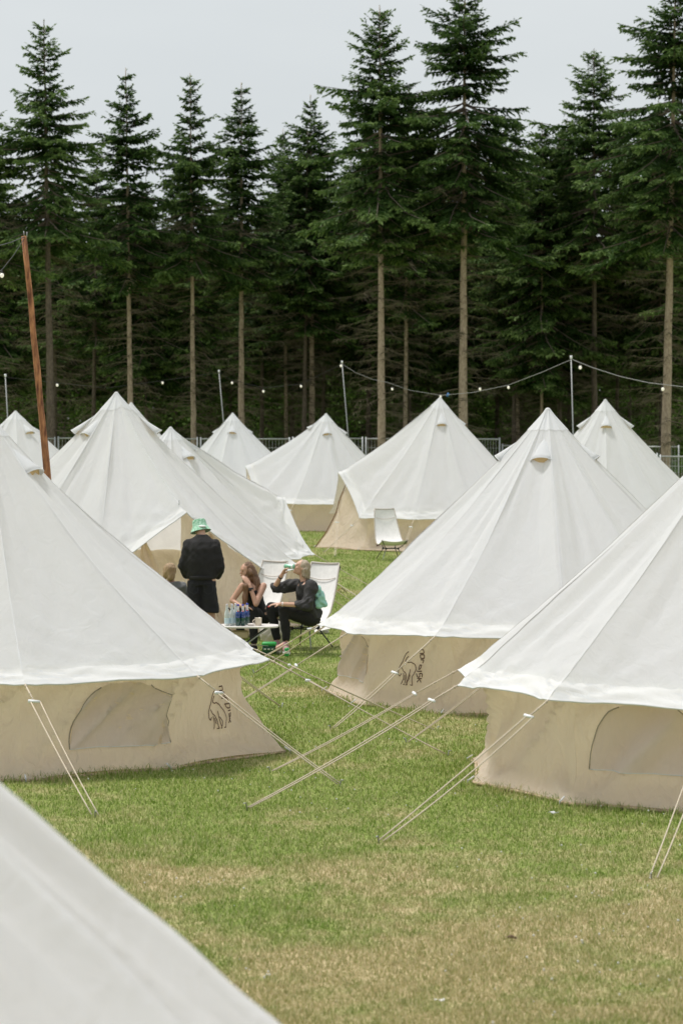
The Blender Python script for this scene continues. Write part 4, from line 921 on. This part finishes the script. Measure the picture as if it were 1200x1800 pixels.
Hh.cap(hc - r_ * -.05 - f_ * .01 + Vector((.02, -.05, -.02)), .045, J(433, 1035, -.12), .048); Hh.cap(J(433, 1032, -.12), .048, J(429, 1060, -.15), .030); Hh.cap(hc + Vector((-.02, -.02, .05)), .05, J(441, 1008, -.07), .045)
Hh.fused('hair', BROWN, w1, voxel=.008, it=3, wrinkle=.020, seed=4)
p = re_.lerp(rw, .80); MB().lathe(p, [(.030, -.014), (.034, -.010), (.034, .010), (.030, .014)], 14, rw - re_).build('watch_strap', BLACKF, w1); MB().box(p + Vector((-.01, -.035, 0)), (.038, .014, .042)).build('watch', BLACKF, w1, bevel=.004)
for k_, a_, dz in ks:
    b_ = Vector((a_.x, a_.y, .055)); MB().cap(b_, .048, b_ + Vector((-.08, -.12, -.012)), .040).fused('shoe', BLACKC, w1, voxel=.01)
# ---- third person, mostly hidden at the left
D = 34.4; w3 = empty('person', (P(300, 733, D).x, D, 0), 'person with sandy hair and grey jacket sitting low behind the left tent slope', 'person')
B = MB(); hc = J(299, 1003, 0); hp = J(303, 1085, -.05); B.cap(J(300, 1012), .05, J(301, 1026), .055)
B.loft([(hp, (.16, 0, 0), (0, .15, 0)), (J(302, 1060), (.13, 0, 0), (0, .11, 0)), (J(301, 1036), (.17, 0, 0), (0, .11, 0)), (J(301, 1025), (.12, 0, 0), (0, .08, 0))])
for sx in (-1, 1):
    k_ = hp + Vector((sx * .13, .42, .04)); a_ = k_ + Vector((0, .05, -.38)); B.cap(hp + Vector((sx * .08, 0, 0)), .09, k_, .06); B.cap(k_, .058, a_, .036); B.cap(a_, .036, a_ + Vector((0, .14, -.03)), .03)
    s_ = J(301, 1031) + Vector((sx * .17, 0, 0)); e_ = s_ + Vector((sx * .06, .04, -.26)); w_ = e_ + Vector((-sx * .05, .24, .02)); B.cap(s_, .05, e_, .04); B.cap(e_, .04, w_, .027); hand(B, w_, (0, 1, 0), (0, 0, -1), .4)
f_, u_, r_, M_ = head(B, hc, (.1, .95, -.3), (0, .2, 1)); bd = B.fused('body', SKIN, w3, voxel=.01); face_bits(bd, hc, f_, u_, r_)
Hh = MB(); Hh.ell(hc - f_ * .02 + u_ * .01, (.098, .10, .10), M_); Hh.cap(hc - f_ * .05, .07, hc + Vector((.02, -.06, -.09)), .06); Hh.cap(hc + Vector((-.05, -.04, -.02)), .05, hc + Vector((-.08, -.03, -.10)), .035); Hh.fused('hair', RUSTY, w3, voxel=.009, it=3, wrinkle=.025, seed=6)
GREYJ = mat('grey_jacket', (.16, .165, .165), .8, bump=.3, bscale=60)
C_ = MB(); C_.loft([(J(308, 1078, -.02), (.20, 0, 0), (0, .17, 0)), (J(303, 1055), (.185, 0, 0), (0, .15, 0)), (J(302, 1032), (.21, 0, 0), (0, .14, 0)), (J(301, 1022), (.13, 0, 0), (0, .10, 0))])
for sx in (-1, 1): s_ = J(301, 1031) + Vector((sx * .17, 0, 0)); C_.cap(s_, .07, s_ + Vector((sx * .06, .04, -.26)), .06)
C_.fused('jacket', GREYJ, w3, voxel=.012, wrinkle=.03, seed=8)
C_ = MB(); [C_.cap(hp + Vector((sx * .09, 0, -.02)), .11, hp + Vector((sx * .13, .42, .04)), .08) for sx in (-1, 1)]; C_.fused('trousers', mat('blue_jeans', (.04, .07, .22), .8), w3, voxel=.014)
MB().box(Vector((hp.x, hp.y + .05, hp.z - .22)), (.42, .36, .20)).build('stool', BLACKC, loc=(hp.x, hp.y, 0), bevel=.03); tag(bpy.data.objects['stool'], 'low dark stool under the person in the grey jacket', 'stool')
# ------------------------------------------------------------------ table and things on it
TZ = .44; tp_ = G(438, 1099, TZ); TX, TY = P(432, 1099, tp_.y).x, tp_.y
tb_ = empty('camp_table', (TX, TY, 0), 'low white camp table with bottles standing on it', 'table')
tw, tdp = .88, .50; ring = []
for k in range(40):
    a = TWO * k / 40; cs, sn = math.cos(a), math.sin(a); ring.append((math.copysign(abs(cs) ** .6, cs) * tw / 2, math.copysign(abs(sn) ** .6, sn) * tdp / 2))
m = MB(); n = len(ring); TOPM = mat('table_top', (.70, .66, .62), .45)
for z in (TZ - .022, TZ): m.v += [Vector((TX + x, TY + y, z)) for x, y in ring]
m.f += [tuple(range(n))[::-1], tuple(range(n, 2 * n))] + [(i, (i + 1) % n, n + (i + 1) % n, n + i) for i in range(n)]; m.build('table_top', TOPM, tb_, smooth=False, bevel=.004)
for sy in (-1, 1):
    for sx in (-1, 1): MB().tube([(TX + sx * .30, TY + sy * .17, TZ - .025), (TX - sx * .26, TY + sy * .19, .0)], .009, 8).build('leg', METAL if sy < 0 else BLACKF, tb_)
for sx in (-1, 1): MB().tube([(TX + sx * .26, TY - .19, .02), (TX + sx * .26, TY + .19, .02)], .007, 6).build('crossbar', BLACKF, tb_); MB().tube([(TX + sx * .05, TY - .18, .2), (TX + sx * .30, TY + .0, .16)], .006, 6).build('brace', METAL, tb_)
MB().box((TX - .08, TY - .05, TZ - .12), (.24, .22, .10)).build('storage_net', mat('tan_net', (.45, .36, .25), .9), tb_, bevel=.03)
GLASS = mat('clear_glass_bottle', (.68, .74, .72), .12, spec=.8, alpha=1); GLASS.node_tree.nodes['Principled BSDF'].inputs['Transmission Weight'].default_value = .35
WATER = mat('bottle_label_blue', (.50, .64, .70), .5); BLUEB = mat('blue_bottle', (.010, .045, .22), .15, spec=.8); GREENB = mat('dark_green_glass', (.012, .06, .05), .12, spec=.8); FOIL = mat('white_foil_neck', (.70, .66, .70), .35); REDD = mat('red_dot', (.5, .03, .04), .4); BLUEF = mat('blue_foil', (.03, .05, .45), .35)
for i, (px, py, dz, lab) in enumerate(((399, 1101, -.02, 'leftmost clear glass bottle on the low table'), (408, 1101, .02, 'clear glass bottle, middle one of the three on the low table'), (414, 1098, .10, 'clear glass bottle nearest the blue beer bottles, set back on the table'))):
    g = G(px, py, TZ); g.x = P(px, py, TY + dz - .05).x; c = Vector((g.x, TY + dz - .05, TZ)); b_ = empty('glass_bottle', c, lab, 'bottle', 'clear bottles on the low table')
    MB().lathe(c, [(.030, .001), (.034, .006), (.035, .14), (.030, .175), (.016, .225), (.0135, .255), (.0135, .272)], 18).build('glass', GLASS, b_)
    MB().lathe(c, [(.0355, .03), (.0357, .035), (.0357, .10), (.0355, .105)], 18).build('label', WATER, b_); MB().lathe(c, [(.0145, .270), (.0150, .272), (.0150, .288), (.012, .290)], 14).build('cap', FOIL, b_)
for i, (px, dz, lab) in enumerate(((418.5, -.10, 'blue and green beer bottle with foil neck, left one of the three'), (427, -.08, 'beer bottle with white foil neck and red dot, middle of the blue trio'), (434.5, .07, 'beer bottle set slightly back, right one of the blue trio'))):
    c = Vector((P(px, 1098, TY + dz).x, TY + dz, TZ)); b_ = empty('beer_bottle', c, lab, 'bottle', 'blue beer bottles on the low table')
    MB().lathe(c, [(.028, .001), (.032, .006), (.033, .10), (.0335, .125)], 18).build('lower_glass', GREENB, b_); MB().lathe(c, [(.034, .11), (.034, .155), (.030, .175), (.022, .195)], 18).build('shoulder_label', BLUEB, b_)
    MB().lathe(c, [(.0225, .19), (.0175, .235), (.0150, .265), (.0148, .272)], 14).build('neck_foil', FOIL, b_); MB().lathe(c, [(.0160, .268), (.0165, .27), (.0165, .288), (.013, .290)], 14).build('crown_cap', BLUEF, b_)
    MB().ell(c + Vector((0, -.022, .195)), (.009, .005, .010)).build('red_dot', REDD, b_)
c = Vector((P(454, 1098, TY - .05).x, TY - .05, TZ)); b_ = empty('mug', c, 'cream enamel mug on the right part of the low table', 'mug'); MUG = mat('cream_enamel', (.66, .58, .47), .3)
MB().lathe(c, [(.040, .001), (.044, .004), (.046, .10), (.048, .104), (.043, .104), (.040, .02), (.001, .018)], 22).build('cup', MUG, b_)
MB().tube([c + Vector((-.045 - .028 * math.sin(math.pi * i / 8), -.01, .085 - .06 * i / 8)) for i in range(9)], .006, 8).build('handle', MUG, b_)
c = Vector((P(441, 1098, TY - .1).x, TY - .1, TZ)); o = MB().lathe(c, [(.035, .001), (.045, .02), (.047, .032), (.042, .03), (.03, .012), (.001, .01)], 18).build('small_bowl', mat('white_bowl', (.72, .66, .62), .4), loc=c); tag(o, 'small pale bowl between the beer bottles and the mug', 'bowl')
# ------------------------------------------------------------------ things on the grass beside them
g = G(473, 1150); GREENP = mat('green_pack', (.03, .36, .08), .4); DGREEN = mat('dark_green_pack', (.012, .075, .035), .4)
pk = empty('drinks_pack', (g.x, g.y, 0), 'green multipack of drink cans on the grass under the table', 'drinks pack')
MB().box((g.x, g.y + .07, .055), (.19, .13, .11)).build('carton', DGREEN, pk, bevel=.02); MB().box((g.x, g.y + .07, .135), (.205, .14, .055)).build('top_wrap', GREENP, pk, bevel=.025)
for i in range(3): MB().box((g.x - .055 + .05 * i, g.y + .004, .068), (.03, .006, .02)).build('print_mark', CANW, pk)
g = G(504, 1154); cn = empty('drink_can', (g.x, g.y, 0), 'green and white drink can standing on the grass by the pink shoe', 'can')
MB().lathe((g.x, g.y, 0), [(.026, .004), (.033, .014), (.033, .105), (.026, .118), (.024, .116)], 18).build('can_body', GREENP, cn); MB().lathe((g.x, g.y, 0), [(.0335, .04), (.0338, .045), (.0338, .072), (.0335, .076)], 18).build('label_band', CANW, cn)
g = G(600, 1041); bk = empty('open_book', (g.x, g.y, 0), 'small brown open book face down on the grass right of the drinking woman', 'book')
BRN = mat('brown_cover', (.30, .13, .04), .6); BRD = mat('dark_cover', (.07, .03, .015), .6)
for sx, mm_ in ((-1, BRN), (1, BRD)): MB().box((g.x + sx * .045, g.y, .045), (.11, .14, .008), M=Matrix.Rotation(sx * rad(38), 3, 'Y')).build('cover', mm_, bk, smooth=False)
p = P(563, 1052, 33.0); bg_ = empty('plastic_bag', p, 'crumpled pale turquoise plastic bag behind the drinking woman', 'bag')
BAG = mat('turquoise_bag', (.36, .66, .60), .35, bump=.5, bscale=30); B = MB(); B.ell(p, (.085, .06, .13)); B.ell(p + Vector((-.02, 0, .10)), (.05, .045, .09)); B.ell(p + Vector((.04, 0, -.04)), (.07, .05, .08)); B.fused('bag_body', BAG, bg_, voxel=.012, it=1, wrinkle=.06, seed=21)
p = G(566, 1114); ms = empty('folded_newspaper', (p.x, p.y + .1, 0), 'folded white printed paper lying under the occupied camp chair', 'newspaper')
pc = P(566, 1104, p.y + .1); MB().box((pc.x, p.y + .1, pc.z), (.24, .20, .012), M=Matrix.Rotation(rad(-14), 3, 'Y') @ Matrix.Rotation(rad(18), 3, 'X')).build('pages', mat('newsprint', (.66, .64, .62), .8, noise=.12, nscale=60), ms, smooth=False)
MB().box((pc.x, p.y + .12, pc.z / 2 - .02), (.20, .16, pc.z - .04)).build('box_under', mat('cream_box', (.6, .56, .48), .8), ms, bevel=.01)
p = G(446, 1140); B = MB(); bgp = empty('rucksack', (p.x + .25, p.y + .55, 0), 'pale rounded rucksack on the ground behind the table legs', 'bag')
B.ell((p.x + .25, p.y + .55, .17), (.20, .13, .19)); B.fused('bag_body', mat('cream_cloth', (.62, .58, .52), .85), bgp, voxel=.015, wrinkle=.03, seed=2)
MB().ell((p.x + .27, p.y + .42, .14), (.02, .01, .035)).build('tag', BRD, bgp)
# inside the open tent: mattress and cream chest glimpsed through the door
cI = Vector((TA.c[0] + .5, TA.c[1] + .1, 0)); mt = empty('mattress', cI, 'tan mattress glimpsed through the open tent door', 'mattress'); MB().box(cI + Vector((0, 0, .14)), (1.9, .9, .24), rad(20)).build('pad', mat('tan_fabric', (.50, .33, .16), .8), mt, bevel=.05)
MB().box(cI + Vector((.5, .15, .30)), (.5, .6, .12), rad(20)).build('pillow', mat('pillow_white', (.66, .60, .52), .8), mt, bevel=.05)
# ------------------------------------------------------------------ grass blades
def blades():
    r = np.random.default_rng(2); n = 560000
    # density falls with distance so that the blades stay about as dense in the view
    yy = 12.2 * (80 / 12.2) ** (r.random(n) ** 1.2); half = (yy * 610 / F_PX) + .5; xx = r.uniform(-1, 1, n) * half
    for T in (TR_, TL, TN, TA, TB, TM, TC):
        k = np.hypot(xx - T.c[0], yy - T.c[1]) > T.rb * .97; xx, yy = xx[k], yy[k]
    n = len(xx); clump = vnoise(xx * 5, yy * 5, 9) * .7 + vnoise(xx * 1.2, yy * 1.2, 10) * .6
    h = (.012 + .024 * r.random(n) ** 1.8) * (.65 + clump * .7) * (1 + .012 * yy); wd = r.uniform(.0013, .0026, n) * (1 + yy * .05)
    for T in (TR_, TL, TN): e = np.exp(-((np.hypot(xx - T.c[0], yy - T.c[1]) - T.rb) / .22) ** 2); h = h * (1 + .9 * e)
    az = r.uniform(0, TWO, n); ln = r.uniform(.15, .9, n); ax, ay = np.cos(az), np.sin(az); fa = r.uniform(0, TWO, n); sx, sy = np.cos(fa), np.sin(fa)
    z = ground_z(xx, yy); b = np.stack([xx, yy, z], 1); sv = np.stack([sx, sy, 0 * sx], 1) * wd[:, None]; dr = np.stack([ax * ln, ay * ln, 0 * ax], 1) * h[:, None]; up = np.stack([0 * h, 0 * h, h], 1)
    V = np.stack([b - sv, b + sv, b + sv * .7 + dr * .35 + up * .6, b - sv * .7 + dr * .35 + up * .6, b + dr + up * .95], 1).reshape(-1, 3)
    i = np.arange(n)[:, None] * 5; Ft = np.concatenate([i + [0, 1, 2], i + [0, 2, 3], i + [3, 2, 4]], 0)
    me = np_mesh('grass', V, Ft); attr(me, 'tint', np.repeat(r.random(n), 5)); attr(me, 'tall', np.tile([0, 0, .6, .6, 1], n)); return me
bm_, bn, bl = new_mat('grass_blade'); dry, nb = grass_colour(bn, bl)
ta_ = bn.new('ShaderNodeAttribute'); ta_.attribute_name = 'tint'
g1 = bn.new('ShaderNodeValToRGB'); bl.new(ta_.outputs['Fac'], g1.inputs[0]); e = g1.color_ramp.elements; e[0].color = (.15, .23, .035, 1); e[1].color = (.50, .55, .24, 1); k = e.new(.5); k.color = (.26, .36, .07, 1); k = e.new(.88); k.color = (.50, .48, .24, 1)
g2 = bn.new('ShaderNodeValToRGB'); bl.new(ta_.outputs['Fac'], g2.inputs[0]); e = g2.color_ramp.elements; e[0].color = (.28, .31, .10, 1); e[1].color = (.72, .62, .40, 1); k = e.new(.5); k.color = (.50, .43, .23, 1)
dm_ = bn.new('ShaderNodeMath'); dm_.operation = 'MULTIPLY'; dm_.inputs[1].default_value = .85; bl.new(dry, dm_.inputs[0])
mg = bn.new('ShaderNodeMixRGB'); bl.new(dm_.outputs[0], mg.inputs[0]); bl.new(g1.outputs[0], mg.inputs[1]); bl.new(g2.outputs[0], mg.inputs[2])
pb = bn.new('ShaderNodeBsdfPrincipled'); pb.inputs['Roughness'].default_value = .5; pb.inputs['Specular IOR Level'].default_value = .3; bl.new(mg.outputs[0], pb.inputs['Base Color'])
tb2 = bn.new('ShaderNodeBsdfTranslucent'); bl.new(mg.outputs[0], tb2.inputs[0]); xs_ = bn.new('ShaderNodeMixShader'); xs_.inputs[0].default_value = .35; bl.new(pb.outputs[0], xs_.inputs[1]); bl.new(tb2.outputs[0], xs_.inputs[2]); bo = bn.new('ShaderNodeOutputMaterial'); bl.new(xs_.outputs[0], bo.inputs[0])
o = link_mesh('grass', blades(), bm_); tag(o, 'short trodden grass blades, green with dry straw ones', kind='stuff')
# tiny pale clover heads and bits of litter in the turf
r = np.random.default_rng(4); n = 900; yy = 12.5 * (45 / 12.5) ** r.random(n); xx = r.uniform(-1, 1, n) * yy * 610 / F_PX; ok = vnoise(xx * .8, yy * .8, 30) > .45
for T in (TR_, TL, TN, TA, TB, TM): ok &= np.hypot(xx - T.c[0], yy - T.c[1]) > T.rb + .05
xx, yy = xx[ok], yy[ok]; m = MB()
for x, y in zip(xx, yy): m.ell((x, y, float(ground_z(x, y)) + random.uniform(.02, .04)), random.uniform(.004, .009), nu=5, nv=3)
o = m.build('clover_flowers', mat('clover_white', (.62, .62, .56), .8)); tag(o, 'scattered small pale clover heads in the turf', kind='stuff')
g = G(770, 1762); o = MB().sheet([[g + Vector((.018 * i - .02, .012 * j, .012 + .006 * math.sin(i * 2 + j)))for i in range(4)] for j in range(3)]).build('paper_scrap', mat('scrap_white', (.7, .68, .64), .8), loc=g, solid=.001); tag(o, 'small white scrap of paper in the dry grass near the bottom edge', 'scrap')
g = G(968, 1432); o = MB().sheet([[g + Vector((.016 * i - .03 + .02 * j, .016 * j, .015 + .01 * math.sin(i * 1.7)))for i in range(5)] for j in range(3)]).build('cloth_strip', TAPE, loc=g, solid=.001); tag(o, 'short cream cloth strip on the grass at the foot of the right tent wall', 'strip')
g = G(898, 1652); o = MB().tube([g + Vector((-.03, 0, .012)), g + Vector((0, .01, .018)), g + Vector((.035, -.01, .012))], [.008, .012, .006], 7).build('twig', mat('dark_wood_bit', (.10, .05, .03), .8), loc=g); tag(o, 'short dark bit of wood lying in the dry grass', 'twig')
